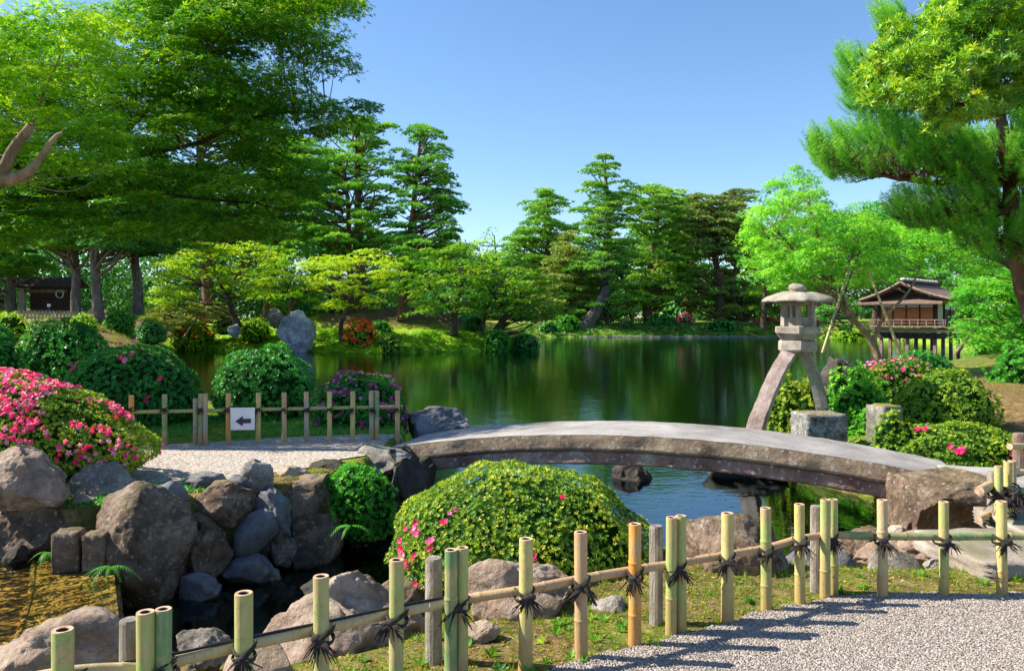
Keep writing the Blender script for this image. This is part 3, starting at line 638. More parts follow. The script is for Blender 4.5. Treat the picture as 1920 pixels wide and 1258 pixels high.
# ------------------------------------------------------------------ weir
wr = thing('weir', (-3.6, 5.4, -.8), 'shallow golden weir with scale-like cobbles under a film of water', 'weir')
lipA, lipB = np.array([-3.15, 6.28]), np.array([-2.32, 4.72])
def prism(poly, z0, z1):
    k_ = len(poly); V = np.array([(x, y, z1) for x, y in poly] + [(x, y, z0) for x, y in poly]); return V, [list(range(k_))], [[i, (i + 1) % k_, k_ + (i + 1) % k_, k_ + i] for i in range(k_)]
dv = np.array([-.55, -.12])
a, b = lipA, lipB
V, t, s_ = prism([a, a + dv, b + dv, b], -.85, -.19); ma = MA(); ma.add(V, t); ma.add(V, np.array(s_)); ma.build('sill', 'weirstone', wr)
V, t, s_ = prism([a + dv * 1.01, (-7, 6.4), (-7, 4.3), b + dv * 1.01], -.85, -.23); ma = MA(); ma.add(V, t); ma.add(V, np.array(s_)); ma.build('cobble_bed', 'cobble', wr)
ridge = smoothpath([(*(a + dv), -.20), (*((a + b) / 2 + dv * .95), -.20), (*(b + dv), -.20)], 5); V, f_ = tube(ridge, .022, 6); ma = MA(); ma.add(V, f_, 0, .5, True); ma.build('ridge', 'weirstone', wr)
V, t, s_ = prism([a + (.03, .01), a + dv * 1.02, (-7, 6.45), (-7, 4.3), b + dv * 1.02, b + (.03, 0)], -.176, -.175); ma = MA(); ma.add(V, t)
tag(ma.build('weir_water', 'weir_water', None, (-3.6, 5.4, -.175)), kind='structure')

# ------------------------------------------------------------------ bridge
A3, B3 = np.array([-1.45, 9.3]), np.array([4.3, 7.5]); dr = (B3 - A3) / np.linalg.norm(B3 - A3); nrm = np.array([-dr[1], dr[0]]); BW = 1.2
br = thing('stone_bridge', ((A3[0] + B3[0]) / 2, (A3[1] + B3[1]) / 2, 0), 'gently arched slab bridge of weathered stone spanning the pond inlet', 'bridge')
def arch(t): return .17 - .03 * t + .285 * 4 * t * (1 - t)
def span(z0, z1, in0, in1, t0=0, t1=1, nn=90, nw=6, taper=0, rag=.0, seed=0):
    ts = np.linspace(t0, t1, nn); ring = []
    nz_ = 5
    prof = [(in0 + (BW - in0 - in1) * k / nw, z1) for k in range(nw + 1)] + [(BW - in1, z1 - (z1 - z0) * k / nz_) for k in range(1, nz_ + 1)] + \
           [(BW - in1 - (BW - in0 - in1) * k / nw, z0) for k in range(1, nw + 1)] + [(in0, z0 + (z1 - z0) * k / nz_) for k in range(1, nz_)]
    V = []
    for t in ts:
        c = A3 + (B3 - A3) * t
        for (w_, z_) in prof:
            p = np.array([*(c + nrm * w_), arch(t) + z_])
            if rag:
                q = mnoise.fractal(Vector(p * 5 + Vector((seed, 0, 0)) if False else Vector((p[0] * 5 + seed, p[1] * 5, p[2] * 7))), 1, 2, 4)
                e = 1.0 if abs(z_ - z1) > 1e-6 or w_ in (in0, BW - in1) else .12
                p = p + np.array([nrm[0] * rag * q * e, nrm[1] * rag * q * e, rag * .4 * q * e])
            V.append(p)
    k_ = len(prof); i = np.arange(nn - 1)[:, None] * k_; j = np.arange(k_)[None]; j2 = (j + 1) % k_
    return np.array(V), np.stack([i + j, i + j2, i + k_ + j2, i + k_ + j], -1).reshape(-1, 4), k_, nn, len(prof)
V, f_, k_, nn, _ = span(-.175, 0, 0, 0, rag=.012, seed=1)
top = (f_[:, 0] % k_ < 6) ; ma = MA(); ma.add(V, f_[top], 0, .5, True); ma.add(V, f_[~top], 1, .5, True)
ma.add(V, [list(range(k_))[::-1]], 1); ma.add(V, [list(range((nn - 1) * k_, nn * k_))], 1); ma.build('deck', ['bridge_deck', 'bridge_edge'], br)
V, f_, k_, nn, _ = span(-.325, -.188, .03, .03, .02, .985, rag=.012, seed=7)
ma = MA(); ma.add(V, f_, 0, .5, True); ma.add(V, [list(range(k_))[::-1]], 0); ma.add(V, [list(range((nn - 1) * k_, nn * k_))], 0); ma.build('girder', 'bridge_side', br)
blockstone('abutment', [((B3[0] - .1 + nrm[0] * .6, B3[1] + nrm[1] * .6, -.35), (.5, 1.2, .75), -.3)], 'rock_dark', None, None, 5)
ab = bpy.data.objects['abutment']; mw = ab.location.copy(); ab.parent = br; ab.location = mw - br.location
# ------------------------------------------------------------------ stone lantern
LY = 11.3; lz = lambda py: CZ + (HY - py) / F * LY; lx = lambda px: (px - CX) / F * LY
lc = np.array([lx(1495), LY, 0.0]); sc_ = LY / F
ln = thing('stone_lantern', (lc[0], LY, WZ - .3), 'two-legged stone lantern with a broad cap, one leg in the pond', 'lantern')
def lpart(name, prof, hexa, ang, seg=48, mats='lantern', nside=6, smooth=True):
    V, f_ = lathe(prof, seg, hexa, ang, nside); r_ = np.array([mnoise.fractal(Vector(p * 5), 1, 2, 4) for p in V]); V = V * (1 + .012 * r_)[:, None] + (lc[0], LY, 0)
    ma = MA(); ma.add(V, f_, 0, .5, smooth); return ma.build(name, mats, ln)
z = lz
lpart('jewel', [(0, z(531)), (.05, z(531.3)), (.10, z(534)), (.125, z(539)), (.12, z(543)), (.09, z(546)), (.10, z(548)), (.13, z(549.5)), (.13, z(552))], 0, 0)
lpart('cap', [(0, z(546)), (.12, z(547)), (.25, z(549)), (.36, z(552.5)), (.45, z(557)), (.51, z(562)), (.525, z(565)), (.51, z(567)), (.40, z(565)), (.2, z(564)), (0, z(564))], .75, .35)
# fire box
ma = MA(); hb = .235; a0 = .25
for k in range(6):
    a = a0 + k * np.pi / 3; V, f_ = box((0, 0, 0), (.075, .075, z(566) - z(611))); c_, s_ = math.cos(a), math.sin(a)
    V = V @ np.array([[c_, s_, 0], [-s_, c_, 0], [0, 0, 1]]) + (lc[0] + .20 * c_, LY + .20 * s_, (z(566) + z(611)) / 2); ma.add(V, f_)
for (p0, p1) in ((563, 573), (595, 612)):
    V, f_ = lathe([(0, z(p0)), (.215, z(p0)), (.215, z(p1)), (0, z(p1))], 6, 0, a0); V += (lc[0], LY, 0); ma.add(V, f_)
ma.build('fire_box', 'lantern', ln)
ma = MA()
for k in (3, 4):
    a = a0 + (k + .5) * np.pi / 3
    for dx in ((0.0,) if k == 3 else ()):
        V, f_ = box((lc[0] + .18 * math.cos(a), LY + .18 * math.sin(a), (z(572) + z(596)) / 2), (.035, .035, z(572) - z(596)), a); ma.add(V, f_)
ma.build('mullion', 'lantern', ln)
lpart('platform', [(0, z(611)), (.30, z(611.5)), (.335, z(613)), (.335, z(624)), (.32, z(626)), (.29, z(631)), (.25, z(637)), (0, z(637))], 1, .25, 6, smooth=False)
lpart('pedestal', [(0, z(636)), (.23, z(637)), (.275, z(640)), (.28, z(655)), (.26, z(659)), (0, z(659))], 1, .35, 6, smooth=False)
def sweepbox(path, w, d, matn, name, side):
    P = smoothpath(path, 8); T = np.gradient(P, axis=0); T /= np.linalg.norm(T, axis=1)[:, None]; B = np.array([side, 1, 0]); B = B / np.linalg.norm(B)
    V = []
    for i, (p, t) in enumerate(zip(P, T)):
        n_ = np.cross(B, t); n_ /= np.linalg.norm(n_); g = 1 + .25 * i / len(P)
        for sx, sy in ((-1, -1), (0, -1.04), (1, -1), (1.03, 0), (1, 1), (0, 1), (-1, 1), (-1.03, 0)):
            q = p + n_ * sx * w / 2 * g + B * sy * d / 2 * g; q = q + n_ * .01 * mnoise.noise(Vector(q * 9)); V.append(q)
    k_ = 8; i = np.arange(len(P) - 1)[:, None] * k_; j = np.arange(k_)[None]; j2 = (j + 1) % k_
    ma = MA(); ma.add(np.array(V), np.stack([i + j, i + j2, i + k_ + j2, i + k_ + j], -1).reshape(-1, 4)); ma.add(np.array(V), [list(range(k_))]); return ma.build(name, matn, ln)
sweepbox([(lx(1484), LY - .04, z(652)), (lx(1454), LY - .12, z(695)), (lx(1427), LY - .18, z(750)), (lx(1407), LY - .24, z(800)), (lx(1394), LY - .28, z(850))], .175, .21, 'lantern_pink', 'leg', .62)
sweepbox([(lx(1504), LY + .04, z(652)), (lx(1524), LY + .12, z(685)), (lx(1541), LY + .2, z(720)), (lx(1556), LY + .26, z(770))], .135, .2, 'lantern', 'leg', .5)

# ------------------------------------------------------------------ bamboo fences
def bamboo_mesh(h, r, nodes, seed, cut=True):
    rr = np.random.RandomState(seed); zz = [0.0, .02]; rad = [r * 1.05, r * 1.05]
    for q in sorted(nodes):
        zz += [q - .014, q - .004, q, q + .005, q + .014]; rad += [r, r * 1.04, r * 1.10, r * 1.03, r * .97]
    zz += [h - .004, h]; rad += [r, r * .985]
    V, f_ = lathe(list(zip(rad, zz)), 16); ma = MA(); ma.add(V, f_, 0, .5, True)
    V, f_ = lathe([(r * .985, h), (r * .95, h + .002), (r * .62, h + .001), (r * .58, h - .002)], 16); ma.add(V, f_, 1)
    V, f_ = lathe([(r * .58, h - .002), (r * .55, h - .03), (.0005, h - .032)], 16); ma.add(V, f_, 2)
    return ma
BC = {'green': (.30, .38, .10, 1), 'yellow': (.50, .44, .13, 1), 'orange': (.62, .26, .03, 1), 'pinkish': (.46, .27, .15, 1), 'grey': (.26, .27, .24, 1), 'deepgreen': (.12, .24, .09, 1), 'tan': (.48, .38, .20, 1)}
_bm = {}
def post(parent, x, y, zb, h, r, col, seed, name='post', tilt=(0, 0)):
    key = (round(h, 2), round(r, 3), seed % 4)
    if key not in _bm:
        rr = np.random.RandomState(seed % 4 + 40); o = bamboo_mesh(h + .05, r, [h * rr.uniform(.22, .45) + .05] + ([h * rr.uniform(.7, .8)] if seed % 4 == 3 else []), seed).build(name, ['bamboo', 'bamboo_cut', 'bamboo_dark'], None, (0, 0, 0))
        _bm[key] = o.data
    else: o = bpy.data.objects.new(name, _bm[key]); COL.objects.link(o)
    o.parent = parent; o.location = Vector((x, y, zb - .05)) - parent.location; o.rotation_euler = (.006 * math.sin(seed * 2.1), .006 * math.cos(seed * 3.3), seed * 1.3); o.color = BC[col]; return o
def knot_data(r, seed, wild=1.0):
    ma = MA(); rr = np.random.RandomState(seed)
    for k in range(4):
        tl = .55 * (1 if k % 2 else -1); th = np.linspace(0, 2 * np.pi, 14); R_ = r + .005 + .002 * k
        P = np.stack([np.cos(th) * R_, np.sin(th) * (R_ + .025) + .02, np.cos(th) * R_ * tl + (k - 1.5) * .006], 1); V, f_ = tube(P, .005, 5); ma.add(V, f_)
    for k in range(3):
        V, f_ = ICO[3]; ma.add(V * (.022, .017, .018) + (rr.uniform(-.024, .024), -r - .008, rr.uniform(-.012, .008)), f_)
    for k in range(int(28 * wild)):
        a = rr.choice([3.5 + .5 * (seed % 3), -.35 - .3 * (seed % 2), rr.uniform(2.6, 6.6)], p=[.42, .38, .2]) + rr.normal(0, .28); L = rr.uniform(.03, .10); d = np.array([math.cos(a) * 1.1, -.3 + rr.uniform(-.3, .2), math.sin(a) * .6 - .35]); d /= np.linalg.norm(d)
        p0 = np.array([0, -r - .01, 0]); P = [p0, p0 + d * L * .5 + (0, -.006, 0), p0 + d * L + (0, 0, -.04 * rr.rand())]; V, f_ = tube(smoothpath(P, 3), np.linspace(.0055, .002, 7), 4); ma.add(V, f_)
    return ma
KN = [knot_data(.035, s).build('rope_tie', 'rope', None, (0, 0, 0)) for s in range(7)]
KND = [k.data for k in KN]
for k in KN: bpy.data.objects.remove(k)
def knot(parent, x, y, z_, seed, s=1.0):
    o = bpy.data.objects.new('rope_tie', KND[(seed * 3) % 7]); COL.objects.link(o); o.parent = parent; o.location = Vector((x, y, z_)) - parent.location
    o.scale = (s, s, s); o.rotation_euler = (0, 0, (seed * .37) % .6 - .3); return o
def rail(parent, pts, r, seed, col='tan', name='rail', spacing=.33, cap=True):
    P = smoothpath(pts, 10); seg = np.linalg.norm(np.diff(P, axis=0), axis=1); cum = np.concatenate([[0], np.cumsum(seg)]); L = cum[-1]
    nodes = np.arange(.12 + (seed * .11) % .2, L, spacing); ts = np.unique(np.concatenate([np.arange(0, L, .04), nodes, nodes - .008, nodes + .008, [L]])); ts = ts[(ts >= 0) & (ts <= L)]
    Q = np.stack([np.interp(ts, cum, P[:, k]) for k in range(3)], 1)
    rad = np.full(len(ts), r) * (1 + .0 * ts); 
    for nd in nodes: rad = np.where(np.abs(ts - nd) < .001, r * 1.13, rad)
    V, f_ = tube(Q, rad, 12); ma = MA(); ma.add(V, f_, 0, .5, True)
    ma.add(V, [list(range(12))[::-1], list(range(len(V) - 12, len(V)))], 1)
    o = ma.build(name, ['bamboo', 'bamboo_cut'], parent); o.color = BC[col]; return o
nf = thing('bamboo_fence', (1.0, 4.3, 0), 'low near fence of cut bamboo stakes tied to a rail with black rope', 'fence')
posts = [(118, 1179, 'green', .036), (275, 1146, 'green', .033), (304, 1142, 'deepgreen', .031), (457, 1111, 'green', .036), (604, 1080, 'green', .034), (742, 1049, 'green', .034), (845, 1030, 'deepgreen', .031), (866, 1027, 'green', .029),
         (985, 1010, 'yellow', .034), (1090, 997, 'pinkish', .033), (1190, 984, 'orange', .033), (1258, 970, 'green', .030), (1277, 967, 'green', .030), (1364, 962, 'yellow', .035), (1437, 951, 'green', .031), (1500, 944, 'yellow', .030),
         (1547, 938, 'green', .031), (1563, 936, 'green', .028), (1655, 938, 'tan', .031), (1770, 941, 'green', .029), (1879, 940, 'yellow', .031)]
basey = {985: 3.84, 1090: 4.0, 1190: 4.19, 1258: 4.33, 1277: 4.36, 1364: 4.5, 1437: 4.67, 1500: 4.76, 1547: 4.88, 1563: 4.93, 1655: 4.87, 1770: 4.87, 1879: 4.88}
raily = []
for i, (px, ty, col, r) in enumerate(posts):
    Y = basey.get(px) or 1.1 * F / (ty - HY); x = (px - CX) / F * Y; zt = CZ - (ty - HY) / F * Y; zb = -.02 if px > 900 else -.15
    post(nf, x, Y, zb, round(zt - zb, 2), r, col, i * 3 + 1)
    raily.append((x, Y))
RY = {118: 1262, 275: 1248, 304: 1241, 457: 1209, 604: 1178, 742: 1148, 845: 1128, 866: 1124, 985: 1105, 1090: 1085, 1190: 1068, 1258: 1058, 1277: 1055, 1364: 1040, 1437: 1027, 1500: 1010, 1547: 1003, 1563: 1001, 1655: 1005, 1770: 1006, 1879: 1005}
RP = {}
for (px, ty, col, r), (x, Y) in zip(posts, raily):
    Yr = Y + r + .024; RP[px] = (x * Yr / Y, Yr, CZ - (RY[px] - HY) / F * Yr)
k_ = list(RP)
RP[-20] = (-1.95, 2.72, .40); RP[2000] = (3.75, 4.93, RP[1879][2])
rail(nf, [RP[-20], RP[118], RP[275], RP[457], RP[604], RP[742], RP[866]], .024, 1, 'tan')
rail(nf, [tuple(np.array(RP[845]) + (0, .01, .0)), RP[985], RP[1090], RP[1190], RP[1277]], .023, 2, 'pinkish')
rail(nf, [tuple(np.array(RP[1258]) + (0, .01, .0)), RP[1364], RP[1437], RP[1500], RP[1563]], .022, 3, 'pinkish')
rail(nf, [tuple(np.array(RP[1547]) + (0, .01, .0)), RP[1655], RP[1770], RP[1879], RP[2000]], .024, 4, 'deepgreen')
for i, (px, ty, col, r) in enumerate(posts):
    if px in (275, 845, 1258, 1547): continue
    x, Y, zz = RP[px]; xx, yy = raily[i]; dx = -.015 if px in (304, 866, 1277, 1563) else 0
    knot(nf, xx + dx, yy, zz - .01, i, 1.0 if px < 1300 else .95)
for px, ty, w, hh, Y in ((243, 1160, .075, .62, 3.1), (813, 1045, .085, .62, 3.95), (1230, 985, .08, .62, 4.5), (1530, 948, .075, .6, 5.0)):
    x = (px - CX) / F * Y; zt = CZ - (ty - HY) / F * Y; ma = MA()
    V, f_ = lathe([(0, zt), (w / 2 * .9, zt), (w / 2, zt - .01), (w / 2 * 1.02, zt - .3), (w / 2 * 1.03, zt - .75)], 14, .25, .3, 4); V += (x, Y, 0); ma.add(V, f_, 0, .5, False)
    ma.build('wooden_post', 'oldwood', nf)
cb = MA(); cpts = [np.array(RP[k]) + (0, -.005, .029) for k in (118, 275, 457, 604, 742, 866)]; cpts[0] = np.array(RP[-20]) + (0, 0, .03)
V, f_ = tube(smoothpath(cpts, 8), .006, 6); cb.add(V, f_); tag(cb.build('cable', 'cable_black'), 'thin black cable running along the top of the near bamboo rail', 'cable')

# far fence by the path
ff = thing('bamboo_fence', (-2.8, 9.5, .18), 'shaded bamboo fence across the path with a white arrow sign on it', 'fence')
fp = [(247, 'orange'), (309, 'deepgreen'), (367, 'grey'), (376, 'deepgreen'), (385, 'grey'), (428, 'orange'), (484, 'yellow'), (533, 'pinkish'), (575, 'grey'), (618, 'yellow'), (661, 'yellow'), (697, 'grey'), (706, 'deepgreen'), (745, 'pinkish')]
FY = lambda px: 9.15 + (px - 247) / 500 * .55
for i, (px, col) in enumerate(fp):
    Y = FY(px) + (.05 if px in (367,) else 0); post(ff, (px - CX) / F * Y, Y, .16, .64 if px != 367 else .58, .029, col, i + 50)
fr0 = [((px - CX) / F * (FY(px) + .055), FY(px) + .055, CZ - (767 - HY) / F * 9.5) for px in (225, 376, 533, 661, 755)]
rail(ff, fr0, .021, 5, 'green')
for i, (px, col) in enumerate(fp):
    if px in (367, 385, 706): continue
    Y = FY(px); knot(ff, (px - CX) / F * Y, Y, CZ - (767 - HY) / F * Y, i, .72)
sg = thing('arrow_sign', tuple(W(455, 805, 9.28)), 'small white plate with a dark arrow hung on the shaded bamboo fence', 'sign')
V, f_ = box(W(455, 785, 9.29), (45 / F * 9.3, .012, 42 / F * 9.3), .03, .008); ma = MA(); ma.add(V, f_); ma.build('plate', 'white_paint', sg)
ar = [(441, 790), (455, 780), (455, 785.5), (470, 785), (470, 793), (455, 793.5), (455, 799)]
Vf = np.array([W(a, b, 9.276) for a, b in ar]); Vb = Vf + (0, .006, 0); ma = MA(); ma.add(Vf, [list(range(7))]); ma.add(np.vstack([Vf, Vb]), [[i, (i + 1) % 7, 7 + (i + 1) % 7, 7 + i] for i in range(7)]); ma.build('arrow', 'navy', sg)

# rustic tied fence at the bridge end
rf = thing('bamboo_fence', (4.0, 6.35, 0), 'rustic fence of dark logs and thick bamboo rails tied together beside the bridge end', 'fence')
for (px, y0, y1, w, Y, mt) in ((1868, 884, 1000, .13, 6.4, 'oldwood'), (1912, 812, 900, .13, 8.3, 'midwood')):
    p0, p1 = W(px, y0, Y), W(px, y1 + 40, Y); V, f_ = lathe([(0, p0[2]), (w / 2 * .9, p0[2]), (w / 2, p0[2] - .02), (w / 2, p1[2])], 12); V += (p0[0], Y, 0); ma = MA(); ma.add(V, f_, 0, .5, False); ma.build('log_post', mt, rf)
for i, (px, ty, Y, h, c) in enumerate(((1873, 874, 6.25, .75, 'green'), (1890, 866, 6.3, .8, 'yellow'), (1899, 864, 6.5, .8, 'tan'), (1853, 1100, 6.5, .2, 'tan'))[:3]):
    p = W(px, ty, Y); post(rf, p[0], Y, p[2] - h, h, .031, c, i + 90)
def pole(parent, a, b, r, col, seed, name='rail'):
    return rail(parent, [a, tuple((np.array(a) + np.array(b)) / 2 + (0, 0, -.01)), b], r, seed, col, name)
pole(rf, tuple(W(1836, 920, 6.05)), tuple(W(1905, 880, 7.2)), .034, 'tan', 7)
pole(rf, tuple(W(1835, 974, 6.1)), tuple(W(1905, 935, 7.2)), .024, 'tan', 8)
pole(rf, tuple(W(1880, 918, 6.3)), tuple(W(1990, 924, 6.1)), .034, 'deepgreen', 9)
pole(rf, tuple(W(1880, 972, 6.3)), tuple(W(1990, 982, 6.1)), .028, 'green', 10)
pole(rf, tuple(W(1893, 837, 8.1)), tuple(W(1990, 832, 8.6)), .032, 'tan', 11)
pole(rf, tuple(W(1895, 888, 7.6)), tuple(W(1990, 878, 8.2)), .032, 'tan', 12)
for i, (px, py, Y) in enumerate(((1868, 925, 6.3), (1868, 985, 6.3), (1885, 975, 6.25), (1890, 920, 6.28))): q = W(px, py, Y); knot(rf, q[0], q[1] - .02, q[2], i, 1.5)

# ------------------------------------------------------------------ shrubs
def bush(px0, py0, px1, py1, Y, label, matn, leaf, dens, seed, flowers=None, tp='rosette', name='shrub', cat='shrub', group=None, lump=.05, dep=None, tmid=.5, tvar=.14, core=.87, flat=2.2):
    rg = np.random.RandomState(seed); r0_ = (px1 - px0) / 2 / F * Y; Yc = Y + .3 * (dep or r0_ * .85); a, b = W(px0, py1, Yc), W(px1, py0, Yc)
    rx = (b[0] - a[0]) / 2 * .97; H = (b[2] - a[2]) * .96 - leaf * .3; cx = (a[0] + b[0]) / 2; ry = dep or r0_ * .85
    zc = a[2] + H * .35; ru, rd = H * .65, H * .45; root = thing(name, (cx, Y + ry * .3, a[2]), label, cat, group)
    C = np.array([cx, Y + ry * .3, zc]); off = rg.uniform(-40, 40, 3)
    area = 2 * np.pi * ((rx * ry + rx * H + ry * H) / 3); n_ = int(area * dens * (3.0 if tp == 'rosette' else 7.0) / leaf ** 2)
    D = rg.normal(size=(n_, 3)); D /= np.linalg.norm(D, axis=1)[:, None]; D = D[D[:, 2] > -.75]
    def surf(D):
        s = 1 / (np.abs(D[:, 0]) ** flat + np.abs(D[:, 1]) ** flat + np.abs(D[:, 2]) ** flat) ** (1 / flat)
        L = np.array([mnoise.noise(Vector(d * 2.3 + off)) + .5 * mnoise.noise(Vector(d * 5.5 + off)) for d in D])
        r_ = s * (1 + lump * L * 2); return C + D * r_[:, None] * np.where(D[:, 2:3] > 0, np.array([[rx, ry, ru]]), np.array([[rx * .95, ry * .95, rd]])), L
    P, L = surf(D); Nn = D / np.array([rx, ry, ru]); Nn /= np.linalg.norm(Nn, axis=1)[:, None]
    P = P - Nn * leaf * (-.1 + rg.exponential(.45, len(P)))[:, None]
    Nn = Nn + rg.normal(0, .45, Nn.shape) + (0, 0, .3)
    ma = MA(); scatter(ma, tp, P, Nn, leaf * rg.uniform(.65, 1.2, len(P)), rg, np.clip(tmid + .25 * L + rg.normal(0, tvar, len(P)), 0, 1))
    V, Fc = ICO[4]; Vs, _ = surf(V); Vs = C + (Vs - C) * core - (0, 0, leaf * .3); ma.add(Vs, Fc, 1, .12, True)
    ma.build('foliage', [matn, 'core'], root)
    ma = MA()
    for k in range(6):
        an = k * 1.05; V, f_ = tube([(cx + .1 * rx * math.cos(an), C[1] + .1 * ry * math.sin(an), a[2] - .1), (cx + .3 * rx * math.cos(an), C[1] + .3 * ry * math.sin(an), a[2] + H * .3)], [.03 * min(1, H), .015], 5); ma.add(V, f_)
    ma.build('stem', 'bark', root)
    if flowers:
        for (fm, cnt, size, pts) in flowers:
            ma = MA()
            if callable(pts): 
                D = rg.normal(size=(cnt * 30, 3)); D /= np.linalg.norm(D, axis=1)[:, None]; w = np.array([pts(d, mnoise.noise(Vector(d * 3.3 + off))) for d in D]); D = D[rg.rand(len(D)) < w][:cnt]; Pf, _ = surf(D)
            else:
                T_ = np.array([W(x, y, Y) for x, y in pts]); Dp = []
                for t in T_:
                    u = (t[0] - C[0]) / rx; w_ = (t[2] - C[2]) / (ru if t[2] > C[2] else rd); k = max(0, 1 - u * u - w_ * w_); Dp.append((u, -math.sqrt(k) if k else 0, w_))
                D = np.array(Dp); D /= np.linalg.norm(D, axis=1)[:, None]; D = np.repeat(D, max(1, cnt // len(D)), 0) + rg.normal(0, .018, (max(1, cnt // len(D)) * len(D), 3)); D /= np.linalg.norm(D, axis=1)[:, None]; Pf, _ = surf(D)
            Nf = D + rg.normal(0, .35, D.shape) + (0, -.3, .1)
            Pf = Pf + D / np.linalg.norm(D, axis=1)[:, None] * leaf * .95
            if len(D) > 90:
                scatter(ma, 'flower', Pf, Nf, size * rg.uniform(.7, 1.2, len(Pf)), rg, rg.uniform(0, 1, len(Pf))); tag(ma.build('blossom', fm, root), kind='stuff')
            else:
                for k in range(len(D)):
                    ma = MA(); scatter(ma, 'flower', Pf[k:k + 1], Nf[k:k + 1], size * 1.25 * rg.uniform(.8, 1.2, 1), rg, rg.uniform(0, 1, 1)); ma.build('blossom', fm, root)
    return root
bush(-330, 688, 292, 940, 7.15, 'large azalea thickly covered with bright pink blossoms above the bank rocks', 'fol_azalea', .030, .62, 1, [('pink', 2300, .027, lambda d, nz: float(np.clip((d[2] * 1.25 + .38 - abs(d[0]) * .15) * (.35 + nz * 3.2), 0, 1)))], name='azalea_shrub', cat='azalea', tmid=.5, lump=.05, dep=.75, tvar=.2, flat=1.75)
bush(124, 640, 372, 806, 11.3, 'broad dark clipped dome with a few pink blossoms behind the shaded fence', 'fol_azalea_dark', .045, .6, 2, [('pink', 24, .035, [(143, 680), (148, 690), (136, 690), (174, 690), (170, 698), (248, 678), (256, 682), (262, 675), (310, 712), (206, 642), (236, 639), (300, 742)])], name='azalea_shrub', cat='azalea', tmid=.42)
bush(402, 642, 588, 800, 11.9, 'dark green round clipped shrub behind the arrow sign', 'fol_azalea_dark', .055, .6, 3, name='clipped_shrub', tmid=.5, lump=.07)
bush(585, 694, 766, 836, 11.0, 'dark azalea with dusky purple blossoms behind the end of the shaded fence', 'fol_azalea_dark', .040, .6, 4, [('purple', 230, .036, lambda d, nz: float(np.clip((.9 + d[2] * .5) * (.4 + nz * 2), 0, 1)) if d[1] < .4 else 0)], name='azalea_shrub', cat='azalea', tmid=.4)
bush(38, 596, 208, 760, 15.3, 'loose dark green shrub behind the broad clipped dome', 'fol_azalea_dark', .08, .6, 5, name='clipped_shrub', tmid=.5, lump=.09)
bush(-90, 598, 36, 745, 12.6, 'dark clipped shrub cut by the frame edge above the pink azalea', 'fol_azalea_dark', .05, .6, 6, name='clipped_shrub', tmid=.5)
bush(726, 868, 1224, 1130, 5.75, 'big sunlit dome of clipped azalea in front of the bridge', 'fol_azalea', .0235, .62, 7, [('pink', 54, .022, [(800, 990), (788, 1035), (845, 965), (782, 1052), (812, 1060), (860, 950), (775, 1020), (768, 1040), (805, 1020), (1150, 1010), (1050, 930), (890, 1040), (762, 1005), (760, 1015), (765, 1020), (775, 990), (790, 978), (830, 1005), (936, 1022), (932, 1026), (765, 1070), (770, 1065), (995, 1008), (1175, 978), (1108, 1072), (758, 1080), (822, 998)])], name='azalea_shrub', cat='azalea', tmid=.49, tvar=.25, lump=.055)
bush(596, 866, 737, 1005, 7.5, 'leafy green shrub growing over the stream below the shaded bridge end', 'fol_green', .035, .6, 8, tmid=.45, lump=.12)
bush(1592, 668, 1772, 800, 13.3, 'clipped azalea with a line of pink blossoms along its top near the pavilion', 'fol_azalea', .05, .6, 9, [('pink', 80, .024, lambda d, nz: 1.0 if d[2] > .55 and d[0] < .45 and d[1] < .3 else 0)], name='azalea_shrub', cat='azalea', tmid=.35)
bush(1660, 656, 1790, 740, 15.5, 'dark clipped shrub just behind the pink-topped azalea', 'fol_azalea_dark', .06, .6, 10, name='clipped_shrub')
bush(1684, 692, 1862, 830, 11.0, 'bright green mounded shrub in front of the brown earth slope', 'fol_azalea', .034, .6, 11, name='clipped_shrub', tmid=.5, lump=.09)
bush(1672, 792, 1912, 885, 9.1, 'low spreading azalea with a few pink blossoms at the sunny bridge end', 'fol_azalea', .03, .6, 12, [('pink', 22, .03, [(1700, 805), (1755, 830), (1768, 838), (1772, 834), (1850, 842), (1722, 800), (1745, 812)])], name='azalea_shrub', cat='azalea', tmid=.55, lump=.12)
bush(1436, 708, 1540, 850, 12.0, 'loose yellow-green shrub growing between the legs of the lantern', 'fol_azalea', .045, .6, 13, lump=.22, tmid=.62, tvar=.2)
bush(1548, 694, 1662, 850, 11.6, 'loose leafy shrub beside the white lichened block', 'fol_green', .05, .6, 14, lump=.22, tmid=.6, tvar=.18)
bush(1640, 888, 1700, 1020, 7.9, 'small leafy shrub squeezed between the bridge end and the broad boulder', 'fol_azalea', .03, .6, 15, [('pink', 10, .022, [(1668, 912), (1662, 920), (1675, 925)])], tmid=.6, lump=.2)
bush(1860, 640, 1990, 760, 16, 'dim green shrub at the frame edge beyond the earth slope', 'fol_green', .07, .5, 16, tmid=.4, lump=.15)
GI_ = 'small shrubs on the island'
